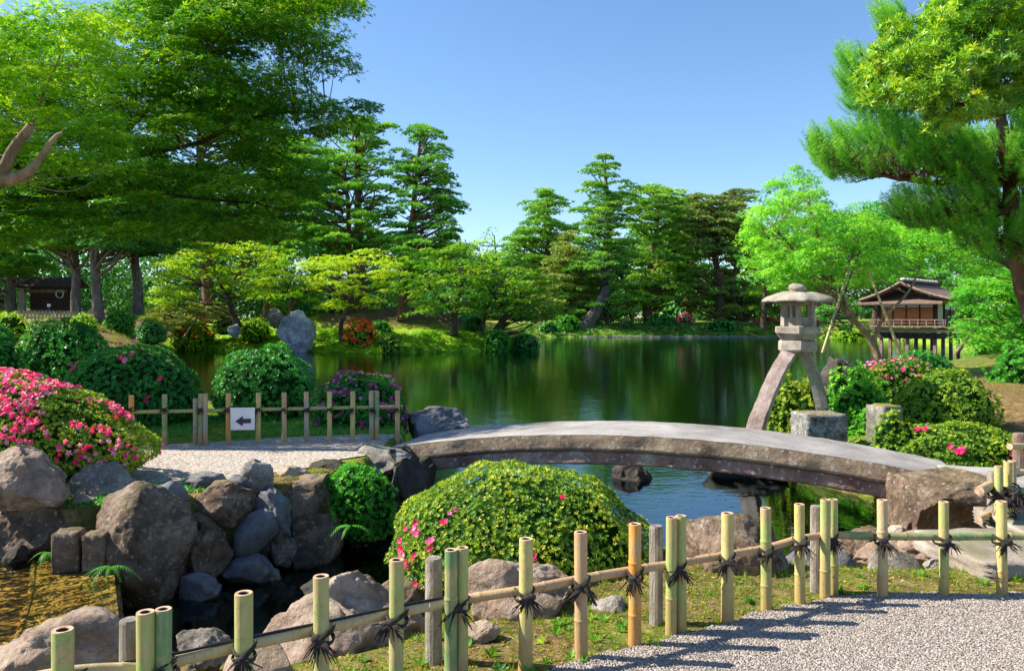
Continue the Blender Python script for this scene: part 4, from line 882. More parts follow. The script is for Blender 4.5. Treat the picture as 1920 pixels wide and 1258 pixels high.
for i, (x0, y0, x1, y1, Y, lb, mt, fl) in enumerate([
    (648, 600, 702, 652, 49.0, 'round azalea speckled red beside the bright maple trunk', 'fol_maple_light', [('redflower', 240, .13, lambda d, nz: float(np.clip(.5 + d[2] * .8 + nz, 0, 1)))]),
    (694, 598, 736, 640, 51.5, 'green ball shrub behind the two front shrubs of the island', 'fol_green', None),
    (706, 622, 754, 668, 48.3, 'low clipped ball nearest the island waterline', 'fol_azalea', None),
    (322, 597, 402, 662, 53, 'yellow-green mound shrub at the tip of the island', 'fol_yellow', [('redflower', 60, .10, lambda d, nz: float(nz > .05 and d[2] > .2) * .6)]),
    (398, 590, 452, 625, 54, 'small yellow shrub under the leaning yellow-green maple', 'fol_yellow', None),
    (450, 596, 508, 640, 52.5, 'ragged yellow shrub next to the tall white rock', 'fol_yellow', None),
    (908, 616, 958, 664, 50.8, 'dark ball shrub near the tip of the island facing the bridge', 'fol_green', None),
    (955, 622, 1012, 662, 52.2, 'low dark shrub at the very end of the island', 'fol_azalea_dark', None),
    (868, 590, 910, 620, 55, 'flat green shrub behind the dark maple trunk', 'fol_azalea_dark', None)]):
    bush(x0, y0, x1, y1, Y, lb, mt, .17, .55, 30 + i, fl, tp='pair', group=GI_, name='clipped_shrub', lump=.1)
GL = 'clipped shrubs across the lawn'
for i, (x0, y0, x1, y1, Y, lb, mt) in enumerate([
    (194, 578, 252, 628, 42, 'round green clipped ball standing below the tall dark trunks', 'fol_green'),
    (256, 598, 312, 642, 40, 'dark clipped ball beside the round green one', 'fol_azalea_dark'),
    (-10, 582, 48, 640, 24, 'yellow-topped hedge block at the frame edge across the lawn', 'fol_yellow'),
    (128, 587, 182, 632, 33, 'yellow-green ball behind the loose dark shrub', 'fol_yellow'),
    (44, 594, 128, 636, 30, 'low orange-tinted azalea hedge behind the loose dark shrub', 'fol_pine_olive'),
    (-30, 555, 30, 592, 52, 'dim green bush beside the little hut', 'fol_green')]):
    bush(x0, y0, x1, y1, Y, lb, mt, .13, .55, 50 + i, None, tp='pair', group=GL, name='clipped_shrub', lump=.08)
GF = 'shrubs on the far shore'
for i, (x0, y0, x1, y1, Y, lb, mt, fl) in enumerate([
    (1038, 588, 1088, 626, 88, 'dark round shrub beside the foot of the leaning pine', 'fol_green', None),
    (1010, 600, 1046, 630, 87.5, 'low dark shrub where the island meets the far shore', 'fol_azalea_dark', None),
    (1205, 590, 1268, 618, 90, 'dark wide shrub in the middle of the far shore', 'fol_azalea_dark', None),
    (1322, 596, 1380, 626, 88.5, 'dark shrub on the far shore ahead of the pale fence', 'fol_azalea_dark', None),
    (1270, 592, 1300, 612, 92, 'faint reddish azalea on the far shore', 'fol_azalea_dark', [('pink', 100, .18, lambda d, nz: float(d[2] > 0))]),
    (1418, 598, 1462, 616, 93, 'red azaleas flowering over the pale fence on the far shore', 'fol_green', [('redflower', 300, .22, lambda d, nz: float(d[2] > -.2))]),
    (1560, 615, 1625, 645, 76, 'yellow-green shrubs between the lantern and the pavilion', 'fol_yellow', None)]):
    bush(x0, y0, x1, y1, Y, lb, mt, .30, .5, 70 + i, fl, tp='pair', group=GF, name='clipped_shrub', lump=.12)

# ------------------------------------------------------------------ trees
def tree(name, label, cat, Y, thick, poly, trunks, pads, padr, flat, leaf, tp, nper, matn, seed, barkm='bark', group=None, tmid=.45, tvar=.12, upn=.8, limbs=.5, droop=.0, holes=None, sep=.75, root=None, lim_r=.05, outw=.5, mind=True):
    rg = np.random.RandomState(seed); poly = np.array(poly, float); lo, hi = poly.min(0), poly.max(0)
    pts = []; tries = 0
    cxp = lambda y: None
    while len(pts) < pads and tries < pads * 60:
        tries += 1; q = rg.uniform(lo, hi)
        if not inpoly(poly, q[None])[0]: continue
        if holes and any(inpoly(h, q[None])[0] for h in holes): continue
        # horizontal extent of the silhouette at this height gives a rounded depth
        xs_ = np.linspace(lo[0], hi[0], 40); row = xs_[inpoly(poly, np.column_stack([xs_, np.full(40, q[1])]))]
        c = (row.min() + row.max()) / 2 if len(row) else q[0]; w = max((row.max() - row.min()) / 2, 5) if len(row) else 10
        dmax = thick * math.sqrt(max(.05, 1 - min(1, abs(q[0] - c) / w) ** 2)); d = rg.uniform(-dmax, dmax)
        p = W(q[0], q[1], Y + d)
        if all(((p[0] - s[0]) ** 2 + (p[1] - s[1]) ** 2) / (padr * sep) ** 2 + ((p[2] - s[2]) / (padr * sep * max(flat, .35) * 1.1)) ** 2 > 1 for s in pts): pts.append(p)
    pts = np.array(pts); ma = MA()
    tw = [np.array([W(x, y, Y + (t[3] if len(t) > 3 else 0)) for (x, y) in t[0]]) for t in trunks]
    base = root if root is not None else tw[0][0]
    rt = thing(name, tuple(base), label, cat, group)
    cm = pts.mean(0)
    for p in pts:
        k = max(3, int(nper * rg.uniform(.7, 1.3))); r_ = padr * rg.uniform(.65, 1.25)
        D = rg.normal(size=(k, 3)); D /= np.linalg.norm(D, axis=1)[:, None]; D[:, 2] = np.where(D[:, 2] < -.3, -D[:, 2], D[:, 2])
        ax = rg.uniform(.75, 1.25, 2); rr = r_ * rg.uniform(.35, 1.05, k)[:, None] ** .6
        o = p - cm; o[2] = 0; o /= np.linalg.norm(o) + 1e-6
        Q = D * rr * np.array([ax[0], ax[1], flat]); Q[:, 2] -= droop * (Q[:, :2] @ o[:2]) + .12 * (Q[:, 0] ** 2 + Q[:, 1] ** 2) / r_
        Nn = D * outw + rg.normal(0, .4, (k, 3)) + (0, 0, upn)
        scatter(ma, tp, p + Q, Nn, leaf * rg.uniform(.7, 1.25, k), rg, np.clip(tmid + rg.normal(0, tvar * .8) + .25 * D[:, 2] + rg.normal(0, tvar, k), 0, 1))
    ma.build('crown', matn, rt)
    mt = MA()
    for P_, (pp, r0, r1, *_) in zip(tw, trunks):
        if P_ is tw[0] or True:
            P2 = smoothpath(P_, 5); jig = np.array([mnoise.noise_vector(Vector(q * .7 + Vector((seed, 0, 0)) if False else Vector((q[0] * .7 + seed, q[1] * .7, q[2] * .7))))[:] for q in P2]); P2 = P2 + jig * r0 * .4
            V, f_ = tube(P2, np.linspace(r0, r1, len(P2)) * (1 + .25 * np.exp(-np.linspace(0, 8, len(P2)))), 10); mt.add(V, f_, 0, .5, True)
    allT = np.concatenate([smoothpath(P_, 5) for P_ in tw]); rad0 = max(t[1] for t in trunks)
    for p in pts:
        if rg.rand() > limbs: continue
        hd = np.hypot(allT[:, 0] - p[0], allT[:, 1] - p[1]); cost = hd + 1.6 * np.abs(allT[:, 2] - (p[2] - .45 * np.minimum(hd, padr * 4))); s = allT[np.argmin(cost)]
        L = np.linalg.norm(p - s); 
        if L < padr * .3 or L > 7 * padr + 1.0: continue
        mid = (s + p) / 2 + rg.normal(0, .06 * L, 3) + (0, 0, -.05 * L); e = p - (0, 0, padr * flat * .25)
        r_ = min(rad0 * .45, lim_r * (.6 + L * .12)); V, f_ = tube(smoothpath([s, mid, e], 4), np.linspace(r_, r_ * .3, 9), 5); mt.add(V, f_, 0, .5, True)
    mt.build('trunk', barkm, rt)
    return rt
def maple(label, Y, thick, poly, trunks, pads, padr, mt, seed, leaf=None, nper=None, name='maple_tree', cat='maple tree', **kw):
    leaf = leaf or 3.2 * Y / 796; nper = nper or int(3.0 * (padr / leaf) ** 2)
    kw.setdefault('upn', 1.0); kw.setdefault('limbs', .6)
    return tree(name, label, cat, Y, thick, poly, trunks, pads, padr, kw.pop('flat', .32), leaf, kw.pop('tp', 'palm'), nper, mt, seed, **kw)
def pine(label, Y, thick, poly, trunks, pads, padr, mt, seed, leaf=None, nper=None, **kw):
    leaf = leaf or 3.1 * Y / 796; padr *= .84; nper = nper or int(4.6 * (padr / leaf) ** 2); pads = int(pads * 1.6); kw['sep'] = kw.get('sep', .75) * .86; kw.setdefault('mn', 0); kw.pop('mn')
    kw.setdefault('barkm', 'bark_pine'); kw.setdefault('upn', 1.1)
    return tree(kw.pop('name', 'pine_tree'), label, kw.pop('cat', 'pine tree'), Y, thick, poly, trunks, pads, padr, kw.pop('flat', .20), leaf, kw.pop('tp', 'tuft'), nper, mt, seed, **kw)
def ell(cx, cy, rx, ry, n_=14, seed=0, j=.12):
    r = np.random.RandomState(seed); return [(cx + rx * math.cos(a) * (1 + r.uniform(-j, j)), cy + ry * math.sin(a) * (1 + r.uniform(-j, j))) for a in np.linspace(0, 2 * np.pi, n_, endpoint=False)]
GP = 'pines on the far shore'
pine('tall tiered pine whose dark trunk leans out over the far shore', 89, 3.4, [(1128, 286), (1172, 318), (1188, 350), (1190, 400), (1182, 440), (1196, 480), (1150, 520), (1098, 530), (1072, 500), (1096, 465), (1088, 440), (1080, 400), (1090, 370), (1090, 330), (1108, 300)],
     [([(1090, 626), (1112, 590), (1134, 548), (1134, 505), (1141, 460), (1142, 390), (1130, 296)], .75, .12)], 66, 1.55, 'fol_pine_far', 101, group=GP, limbs=.8, barkm='bark_grey', lim_r=.12, sep=.82)
pine('dark pointed pine standing back from the far shore, beside the tallest one', 98, 4, [(1025, 356), (1052, 378), (1062, 410), (1078, 440), (1070, 500), (1050, 560), (990, 560), (945, 520), (940, 460), (970, 430), (985, 395), (1000, 370)],
     [([(1018, 610), (1024, 500), (1028, 420), (1025, 365)], .5, .1)], 75, 1.7, 'fol_pine_far', 102, group=GP, limbs=.6, lim_r=.12)
pine('lighter green conical pine in front of the dark pointed pine', 92, 3, [(1060, 428), (1085, 455), (1098, 500), (1110, 560), (1080, 600), (1020, 590), (1005, 540), (1030, 490), (1045, 450)],
     [([(1062, 612), (1062, 520), (1060, 440)], .4, .08)], 70, 1.4, 'fol_pine_olive', 103, group=GP, tmid=.6, lim_r=.1)
pine('broad dense pine with a flat top next to the leaning pine', 95, 4.5, [(1205, 352), (1235, 346), (1268, 362), (1290, 385), (1290, 440), (1300, 500), (1290, 560), (1220, 575), (1170, 560), (1178, 500), (1180, 440), (1185, 385)],
     [([(1218, 612), (1215, 540), (1228, 450), (1235, 360)], .6, .12)], 105, 1.6, 'fol_pine_far', 104, group=GP, tmid=.55, lim_r=.14)
pine('olive pine with open crown and bare crooked trunk on the far shore', 94, 4.5, [(1300, 365), (1350, 362), (1400, 356), (1412, 375), (1400, 420), (1410, 470), (1385, 500), (1350, 480), (1310, 480), (1285, 450), (1282, 400)],
     [([(1350, 615), (1352, 540), (1340, 480), (1352, 420), (1350, 375)], .5, .12), ([(1388, 600), (1372, 540), (1380, 490), (1372, 430)], .35, .12)], 75, 1.6, 'fol_pine_olive', 105, group=GP, limbs=.9, lim_r=.13)
pine('pine half hidden between the broad pine and the open olive one', 102, 3.5, [(1260, 370), (1310, 372), (1330, 400), (1330, 480), (1300, 540), (1260, 520)], [([(1290, 612), (1288, 500), (1290, 380)], .45, .1)], 50, 1.7, 'fol_pine_far', 106, group=GP, lim_r=.12)
pine('low spreading pine under the leaning tall pine', 92, 4, [(1060, 520), (1130, 515), (1210, 530), (1215, 575), (1150, 595), (1070, 590), (1040, 560)], [([(1140, 622), (1135, 560), (1130, 530)], .35, .1)], 42, 1.5, 'fol_pine_far', 107, group=GP, tmid=.5, lim_r=.1)
pine('low olive pine behind the pale fence of the far shore', 96, 4, [(1280, 500), (1360, 505), (1430, 480), (1480, 510), (1480, 580), (1380, 595), (1290, 590), (1270, 550)], [([(1400, 615), (1392, 560), (1400, 500)], .4, .1)], 70, 1.6, 'fol_pine_olive', 108, group=GP, tmid=.5, lim_r=.1)
GM = 'leafy trees on the far shore'
for i, (cx, cy, rx, ry, Y, lb, mt) in enumerate([
    (905, 520, 65, 70, 84, 'fresh green leafy tree behind the island maples', 'fol_maple_light'),
    (985, 500, 55, 60, 100, 'pale green leafy tree below the dark pointed pine', 'fol_maple_light'),
    (1180, 585, 50, 32, 100, 'low dim leafy tree behind the leaning trunk', 'fol_green'),
    (1340, 570, 60, 35, 101, 'low leafy tree below the open olive pine', 'fol_green'),
    (1430, 450, 50, 90, 84, 'tall leafy tree behind the lantern and the bright sapling', 'fol_green'),
    (1470, 570, 70, 42, 88, 'low bright leafy tree just above the lantern cap', 'fol_maple_light'),
    (930, 460, 40, 35, 112, 'distant dark tree at the lowest dip of the skyline', 'fol_pine_far'),
    (1640, 470, 110, 80, 75, 'dense leafy tree filling the skyline behind the pavilion', 'fol_green'),
    (1760, 500, 90, 60, 62, 'leafy tree overhanging the pavilion ridge', 'fol_green'),
    (1590, 590, 60, 40, 72, 'shadowy low tree between lantern and pavilion', 'fol_dark'),
    (1530, 500, 70, 60, 80, 'mid green tree behind the twin-trunk sapling', 'fol_green')]):
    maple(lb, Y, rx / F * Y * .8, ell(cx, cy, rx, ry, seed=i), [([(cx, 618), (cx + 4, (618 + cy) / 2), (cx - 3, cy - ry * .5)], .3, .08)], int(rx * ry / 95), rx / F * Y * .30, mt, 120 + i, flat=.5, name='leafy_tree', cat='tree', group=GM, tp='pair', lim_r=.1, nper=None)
# island
maple('wide yellow-green maple leaning over the tip of the island', 51, 2.6, [(278, 560), (290, 520), (300, 490), (340, 465), (400, 450), (470, 455), (520, 470), (560, 500), (555, 540), (500, 555), (430, 560), (390, 550), (330, 575), (285, 585)],
      [([(447, 614), (436, 588), (428, 560), (412, 530), (400, 500)], .22, .06), ([(428, 562), (405, 548), (380, 535)], .11, .05), ([(430, 545), (445, 515), (470, 490)], .10, .04)], 105, .85, 'fol_yellow', 201, tmid=.55, sep=.6, flat=.22, group='maples on the island')
maple('bright yellow maple with a slim crooked trunk in the middle of the island', 49.5, 2.3, [(566, 540), (568, 500), (590, 478), (640, 462), (700, 462), (745, 485), (752, 520), (740, 555), (700, 570), (670, 590), (610, 580), (625, 550), (590, 550)],
      [([(642, 640), (640, 610), (650, 580), (662, 545), (670, 510)], .17, .05), ([(652, 575), (690, 548), (715, 540)], .08, .03)], 85, .8, 'fol_yellow', 202, tmid=.62, sep=.6, flat=.22, group='maples on the island')
maple('green maple between the two yellow ones, further back', 57, 2.6, ell(535, 525, 75, 55, seed=4), [([(540, 610), (545, 570), (535, 520)], .25, .08), ([(545, 575), (580, 540), (600, 520)], .12, .05)], 70, .95, 'fol_maple_light', 203, tmid=.42, sep=.6, flat=.28, group='maples on the island')
maple('dense dark green maple with a stout trunk on the island slope', 52, 3.2, [(765, 560), (775, 510), (800, 470), (850, 450), (900, 470), (925, 510), (915, 565), (880, 590), (820, 590), (780, 590)],
      [([(852, 626), (850, 595), (858, 560), (870, 520)], .26, .08), ([(853, 590), (825, 560), (805, 540)], .12, .05)], 90, .95, 'fol_maple', 204, tmid=.55, sep=.6, flat=.26, group='maples on the island')
maple('spreading dark maple with leaning trunks at the end of the island', 54, 3.2, [(890, 560), (900, 510), (940, 482), (985, 490), (1025, 515), (1048, 550), (1050, 590), (1010, 605), (950, 600), (900, 595)],
      [([(925, 630), (940, 605), (958, 585), (975, 560)], .28, .08), ([(900, 625), (908, 595), (920, 560)], .16, .06), ([(958, 585), (930, 560), (915, 540)], .12, .05)], 90, .95, 'fol_maple', 205, tmid=.6, sep=.6, flat=.26, group='maples on the island')
maple('soft green tree filling the foot of the twin pines', 61, 3, [(560, 470), (600, 440), (680, 430), (760, 440), (770, 520), (740, 570), (640, 585), (580, 570)], [([(620, 600), (622, 550), (618, 480)], .3, .1)], 90, 1.1, 'fol_maple_light', 206, tmid=.3, group='maples on the island', name='leafy_tree', cat='tree')
pine('tall twin-trunked pine with open layered branches on the island', 58.5, 3.6, [(610, 250), (650, 225), (700, 222), (735, 240), (742, 270), (725, 320), (745, 370), (735, 430), (745, 470), (690, 480), (600, 470), (560, 430), (555, 370), (585, 320), (600, 290)],
     [([(680, 600), (676, 500), (672, 400), (670, 300), (668, 235)], .42, .12), ([(660, 600), (655, 480), (652, 380), (645, 310)], .28, .08)], 92, 1.15, 'fol_pine', 210, group='pines on the island', limbs=1.0, tmid=.6, lim_r=.10, sep=.85)
pine('slender tall pine with a bluish rounded top beside the twin-trunked pine', 56, 3, [(760, 262), (785, 236), (815, 240), (832, 280), (838, 330), (856, 380), (858, 420), (848, 450), (860, 500), (820, 540), (760, 540), (735, 500), (730, 440), (745, 390), (748, 330), (742, 290)],
     [([(752, 600), (757, 540), (765, 470), (773, 400), (782, 320), (788, 250)], .32, .08)], 100, 1.0, 'fol_pine', 211, group='pines on the island', limbs=1.0, tmid=.45, lim_r=.09, sep=.85)
pine('drooping light pine with propped boughs low at the island tip', 53, 1.6, [(272, 600), (290, 575), (340, 562), (420, 570), (430, 590), (380, 610), (330, 632), (290, 640)], [([(350, 628), (330, 600), (310, 590)], .12, .05), ([(430, 600), (390, 590), (350, 585)], .1, .04)], 34, .75, 'fol_pine_olive', 212, group='pines on the island', tmid=.8, limbs=.8)
def prop(label, a, b, r, matn, group=None):
    V, f_ = tube([a, tuple((np.array(a) + np.array(b)) / 2), b], [r, r * .95, r * .85], 8); ma = MA(); ma.add(V, f_, 0, .5, True); return tag(ma.build('support_pole', matn), label, 'support pole', group)
prop('thin pole propping the drooping pine boughs at the island tip', tuple(W(345, 632, 51.5)), tuple(W(402, 548, 52)), .06, 'bark_light', 'tree props')
# left background
GT = 'tall trees across the lawn'
for i, (tx, w, ty, Y, poly, mt, lb) in enumerate([
    (143, .25, 590, 44, [(40, 330), (210, 320), (230, 360), (210, 420), (220, 450), (120, 470), (40, 460), (20, 400)], 'fol_pine', 'dark pine with a mossy-footed trunk beside the little hut'),
    (183, .26, 592, 41, [(150, 320), (280, 310), (300, 360), (280, 440), (250, 470), (180, 460), (140, 420)], 'fol_dark', 'dark tree whose pale straight trunk stands mid-lawn'),
    (258, .30, 580, 47, [(220, 320), (340, 310), (370, 360), (330, 440), (300, 490), (220, 470)], 'fol_dark', 'dark tree with the stoutest grey trunk, next to the yellow maple'),
    (20, .3, 590, 50, [(-120, 300), (60, 280), (90, 400), (80, 500), (0, 560), (-100, 560)], 'fol_pine', 'dim pine rising behind the hut at the frame edge')]):
    pine(lb, Y, 3.4, poly, [([(tx, ty + 6), (tx - 2, 520), (tx - 6, 450), (tx - 4, 330)], w, .15)], 100, 1.3, mt, 220 + i, group=GT, barkm='bark_grey', name='pine_tree' if mt == 'fol_pine' else 'leafy_tree', cat='pine tree' if mt == 'fol_pine' else 'tree', tmid=.45, lim_r=.1)
pine('red-trunked pine glimpsed through the gap in the big maple crown', 62, 4.5, [(300, 180), (420, 160), (520, 200), (540, 300), (520, 400), (480, 470), (330, 480), (270, 400), (280, 260)], [([(395, 590), (382, 480), (374, 340), (374, 240), (380, 170)], .42, .2)], 110, 1.7, 'fol_pine', 230, group=GT, tmid=.35, limbs=1, holes=[[(325, 232), (430, 232), (440, 308), (330, 315)]], lim_r=.08)
pine('airy light green pine just outside the big maple crown', 60, 3.5, [(480, 300), (560, 250), (610, 290), (620, 380), (600, 450), (520, 470), (470, 420)], [([(500, 595), (515, 480), (535, 380), (550, 290)], .3, .1)], 70, 1.4, 'fol_pine', 231, group=GT, tmid=.75, limbs=1, lim_r=.06)
# wood behind everything: one far mass
rg = np.random.RandomState(77); ma = MA()
def far_h(px): return np.interp(px, [-400, 0, 300, 560, 820, 900, 960, 1040, 1200, 1300, 1420, 1500, 1700, 1900, 2300], [330, 350, 370, 420, 455, 480, 490, 480, 440, 430, 430, 420, 400, 360, 330])
for k in range(900):
    px = rg.uniform(-500, 2400); Y = rg.uniform(108, 140); ty = far_h(px); py = rg.uniform(ty + 12, 620) if rg.rand() < .5 else (ty + rg.uniform(8, 45) if rg.rand() < .4 else rg.uniform(540, 612)); p = W(px, py, Y); r_ = rg.uniform(2.0, 3.6); kk = 170
    D = rg.normal(size=(kk, 3)); D /= np.linalg.norm(D, axis=1)[:, None]; D[:, 2] = np.abs(D[:, 2]) * np.where(rg.rand(kk) < .75, 1, -1)
    scatter(ma, 'pair', p + D * r_ * (1, 1, .7) * rg.uniform(.7, 1.05, kk)[:, None], D + rg.normal(0, .4, (kk, 3)) + (0, 0, .6), .75 * rg.uniform(.6, 1.2, kk), rg, np.clip(.4 + rg.normal(0, .12) + rg.normal(0, .12, kk), 0, 1))
tag(ma.build('woodland', 'fol_dark', None, (0, 120, 0)), 'dark continuous wood closing the garden behind the pond', 'woodland', kind='stuff')
# left: understorey behind the trunks
rg = np.random.RandomState(78); ma = MA()
for k in range(260):
    px = rg.uniform(-160, 900); Y = rg.uniform(64, 82); p = W(px, rg.uniform(470 if px < 520 else 545, 592), Y); r_ = rg.uniform(1.3, 2.4); kk = 130
    D = rg.normal(size=(kk, 3)); D /= np.linalg.norm(D, axis=1)[:, None]
    scatter(ma, 'pair', p + D * r_ * (1, 1, .7), D + rg.normal(0, .4, (kk, 3)) + (0, 0, .6), .42 * rg.uniform(.6, 1.2, kk), rg, np.clip(.45 + rg.normal(0, .15) + rg.normal(0, .12, kk), 0, 1))
tag(ma.build('undergrowth', 'fol_dark', None, (-25, 68, 1)), 'dim undergrowth behind the tall trunks across the lawn', 'undergrowth', kind='stuff')
# right side
maple('fresh green sapling-like tree with forked trunks behind the lantern', 20.5, 2.3, [(1448, 318), (1462, 330), (1480, 345), (1492, 300), (1515, 320), (1540, 360), (1560, 400), (1610, 395), (1660, 430), (1690, 480), (1680, 530), (1600, 540), (1560, 525), (1500, 560), (1450, 540), (1400, 520), (1396, 450), (1412, 395), (1440, 380)],
      [([(1652, 690), (1634, 640), (1604, 604), (1572, 570), (1562, 535), (1545, 480), (1515, 380)], .09, .025), ([(1652, 690), (1640, 640), (1655, 600), (1700, 550), (1725, 500)], .06, .02), ([(1600, 600), (1575, 540), (1600, 470), (1600, 420)], .06, .02), ([(1562, 535), (1500, 480), (1450, 430)], .05, .02)],
      330, .34, 'fol_green', 240, tmid=.75, flat=.5, leaf=.068, nper=90, barkm='bark_light', sep=.6, name='leafy_tree', cat='tree', limbs=.5, lim_r=.022, upn=.6, outw=.8)
maple('leafy maple spreading over the pond above the pavilion roof', 26, 2.6, [(1640, 430), (1720, 400), (1800, 410), (1860, 440), (1880, 500), (1840, 520), (1760, 505), (1700, 520), (1650, 515)],
      [([(2010, 640), (1960, 560), (1900, 500), (1820, 470), (1740, 465)], .2, .05)], 150, .5, 'fol_green', 241, tmid=.65, flat=.4, leaf=.09, nper=95, name='maple_tree', limbs=.5, lim_r=.03)
maple('bright green maple bending down to the water beside the pavilion', 36, 2.8, [(1795, 560), (1780, 530), (1850, 500), (1920, 490), (2000, 500), (2010, 700), (1930, 705), (1870, 690), (1840, 668), (1805, 655), (1808, 620), (1795, 590)],
      [([(1985, 690), (1960, 640), (1930, 590), (1880, 550)], .3, .06)], 260, .6, 'fol_green', 242, tmid=.55, flat=.45, leaf=.13, nper=120, limbs=.4, lim_r=.04)
prop('stout leaning pole holding up the bright maple over the water', tuple(W(1792, 664, 44)), tuple(W(1838, 598, 43)), .13, 'midwood', 'tree props')
for i, (a, b, lb) in enumerate((((1542, 662), (1592, 505), 'pale bamboo prop leaning beside the lantern'), ((1692, 672), (1628, 508), 'yellow-green bamboo prop crossing in front of the pavilion'), ((1560, 615), (1612, 470), 'dark thin prop among the branches above the lantern'))):
    o = prop(lb, tuple(W(*a, 18.5)), tuple(W(*b, 19)), .035 if i < 2 else .02, 'bamboo' if i < 2 else 'bark', 'tree props'); o.color = BC['green' if i == 0 else 'yellow']
# big near pine
NP = [[(1518, 285), (1530, 262), (1560, 250), (1640, 240), (1720, 232), (1800, 240), (1850, 262), (1840, 310), (1760, 322), (1680, 330), (1600, 345), (1560, 340), (1528, 310)],
      [(1580, 110), (1600, 95), (1650, 120), (1690, 150), (1710, 210), (1690, 238), (1630, 235), (1595, 215), (1580, 170)],
      [(1660, 395), (1700, 365), (1780, 345), (1870, 335), (1890, 380), (1860, 425), (1780, 440), (1700, 430)], [(1880, 200), (1990, 180), (1990, 440), (1905, 420), (1915, 300)], [(1640, 20), (1700, 20), (1720, 80), (1660, 80)], [(1700, 300), (1790, 270), (1890, 250), (1985, 280), (1985, 350), (1880, 340), (1800, 350)], [(1780, 430), (1860, 415), (1990, 430), (1990, 500), (1900, 500), (1810, 470)]]
rt = None
def nearpine():
    rg = np.random.RandomState(250); root = thing('pine_tree', tuple(W(1990, 800, 12.5)), 'near red-barked pine whose long boughs reach in over the pond', 'pine tree')
    ma = MA(); mt = MA(); Yp = 12.3
    tr = np.array([W(x, y, Yp) for x, y in [(1995, 790), (1950, 640), (1915, 520), (1898, 420), (1892, 330), (1880, 250), (1872, 180), (1860, 60)]]); P2 = smoothpath(tr, 6)
    V, f_ = tube(P2, np.linspace(.155, .06, len(P2)) * (1 + .08 * np.sin(np.arange(len(P2)) * 1.9)), 12); mt.add(V, f_, 0, .5, True)
    for pi, poly in enumerate(NP):
        poly = np.array(poly); lo, hi = poly.min(0), poly.max(0); cnt = int((hi[0] - lo[0]) * (hi[1] - lo[1]) / (36 if pi else 34)); got = 0
        arm = {0: [(1890, 330), (1800, 330), (1760, 345), (1700, 335), (1600, 320), (1545, 290)], 1: [(1876, 215), (1760, 210), (1680, 190), (1610, 150)], 2: [(1896, 395), (1830, 400), (1760, 410), (1690, 410)], 3: [(1890, 300), (1940, 290), (1980, 250)], 4: [(1866, 110), (1760, 80), (1680, 50)], 5: [(1894, 350), (1940, 320), (1980, 310)], 6: [(1902, 460), (1860, 450), (1820, 445)]}[pi]
        A = smoothpath([W(x, y, Yp - .1 * k) for k, (x, y) in enumerate(arm)], 6); V, f_ = tube(A + rg.normal(0, .012, A.shape), np.linspace(.065, .015, len(A)), 8); mt.add(V, f_, 0, .5, True)
        while got < cnt:
            q = rg.uniform(lo, hi)
            if not inpoly(poly, q[None])[0]: continue
            got += 1; p = W(q[0], q[1], Yp + rg.uniform(-.9, .9)); up = np.array([-.75 if q[0] < 1880 else .5, rg.uniform(-.5, .4), .75]) + rg.normal(0, .25, 3); up /= np.linalg.norm(up)
            L = rg.uniform(.08, .26); n_ = int(L / .026); t = np.linspace(0, 1, n_)[:, None]; pts = p + up * L * t + np.array([0, 0, 1.]) * .08 * t * t
            scatter(ma, 'brush', pts, np.tile(up, (n_, 1)) + rg.normal(0, .2, (n_, 3)), .085 * rg.uniform(.8, 1.1, n_), rg, np.clip(.35 + .35 * t[:, 0] + rg.normal(0, .16), 0, 1))
            if got % 3 == 0:
                s = A[np.argmin(np.linalg.norm(A - p, axis=1) + .0)]; V, f_ = tube(smoothpath([s, (s + p) / 2 + rg.normal(0, .04, 3), p], 2), [.014, .011, .008, .006, .005], 4); mt.add(V, f_)
    ma.build('crown', 'fol_pine_bright', root); mt.build('trunk', 'bark_pine', root)
nearpine()
maple('glossy broadleaf tree with red-tipped shoots crowding the top corner', 8.2, 1.1, [(1625, 110), (1660, 60), (1720, 40), (1760, 20), (1780, -60), (2010, -70), (2010, 190), (1960, 215), (1900, 190), (1860, 215), (1800, 225), (1760, 260), (1745, 235), (1740, 205), (1700, 195), (1640, 200), (1622, 150)],
      [([(2150, 500), (2060, 250), (1960, 140), (1850, 90), (1740, 110)], .09, .02), ([(1990, 165), (1900, 190), (1820, 200)], .03, .01)], 430, .16, 'fol_broad', 260, tmid=.40, tvar=.17, flat=.75, leaf=.068, nper=22, tp='broad', sep=.5, name='leafy_tree', cat='tree', limbs=.35, lim_r=.012, upn=.5, outw=.7)
# big near maple at the left
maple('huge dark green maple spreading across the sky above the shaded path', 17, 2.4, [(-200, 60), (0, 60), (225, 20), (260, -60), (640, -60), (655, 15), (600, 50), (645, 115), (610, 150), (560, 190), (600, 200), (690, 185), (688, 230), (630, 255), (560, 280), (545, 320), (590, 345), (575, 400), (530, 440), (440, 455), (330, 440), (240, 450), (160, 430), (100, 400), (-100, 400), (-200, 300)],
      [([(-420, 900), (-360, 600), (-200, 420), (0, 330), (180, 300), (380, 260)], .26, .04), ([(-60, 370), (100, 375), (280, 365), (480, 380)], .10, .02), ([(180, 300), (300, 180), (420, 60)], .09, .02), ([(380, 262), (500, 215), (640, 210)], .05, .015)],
      620, .70, 'fol_maple', 270, tmid=.5, tvar=.16, flat=.2, leaf=.105, nper=150, tp='palm', sep=.55, limbs=.45, lim_r=.018, holes=[[(335, 240), (420, 232), (430, 300), (340, 310)], [(200, -20), (250, -20), (245, 30), (215, 40)], [(455, 95), (540, 100), (545, 122), (470, 118)]], barkm='bark')
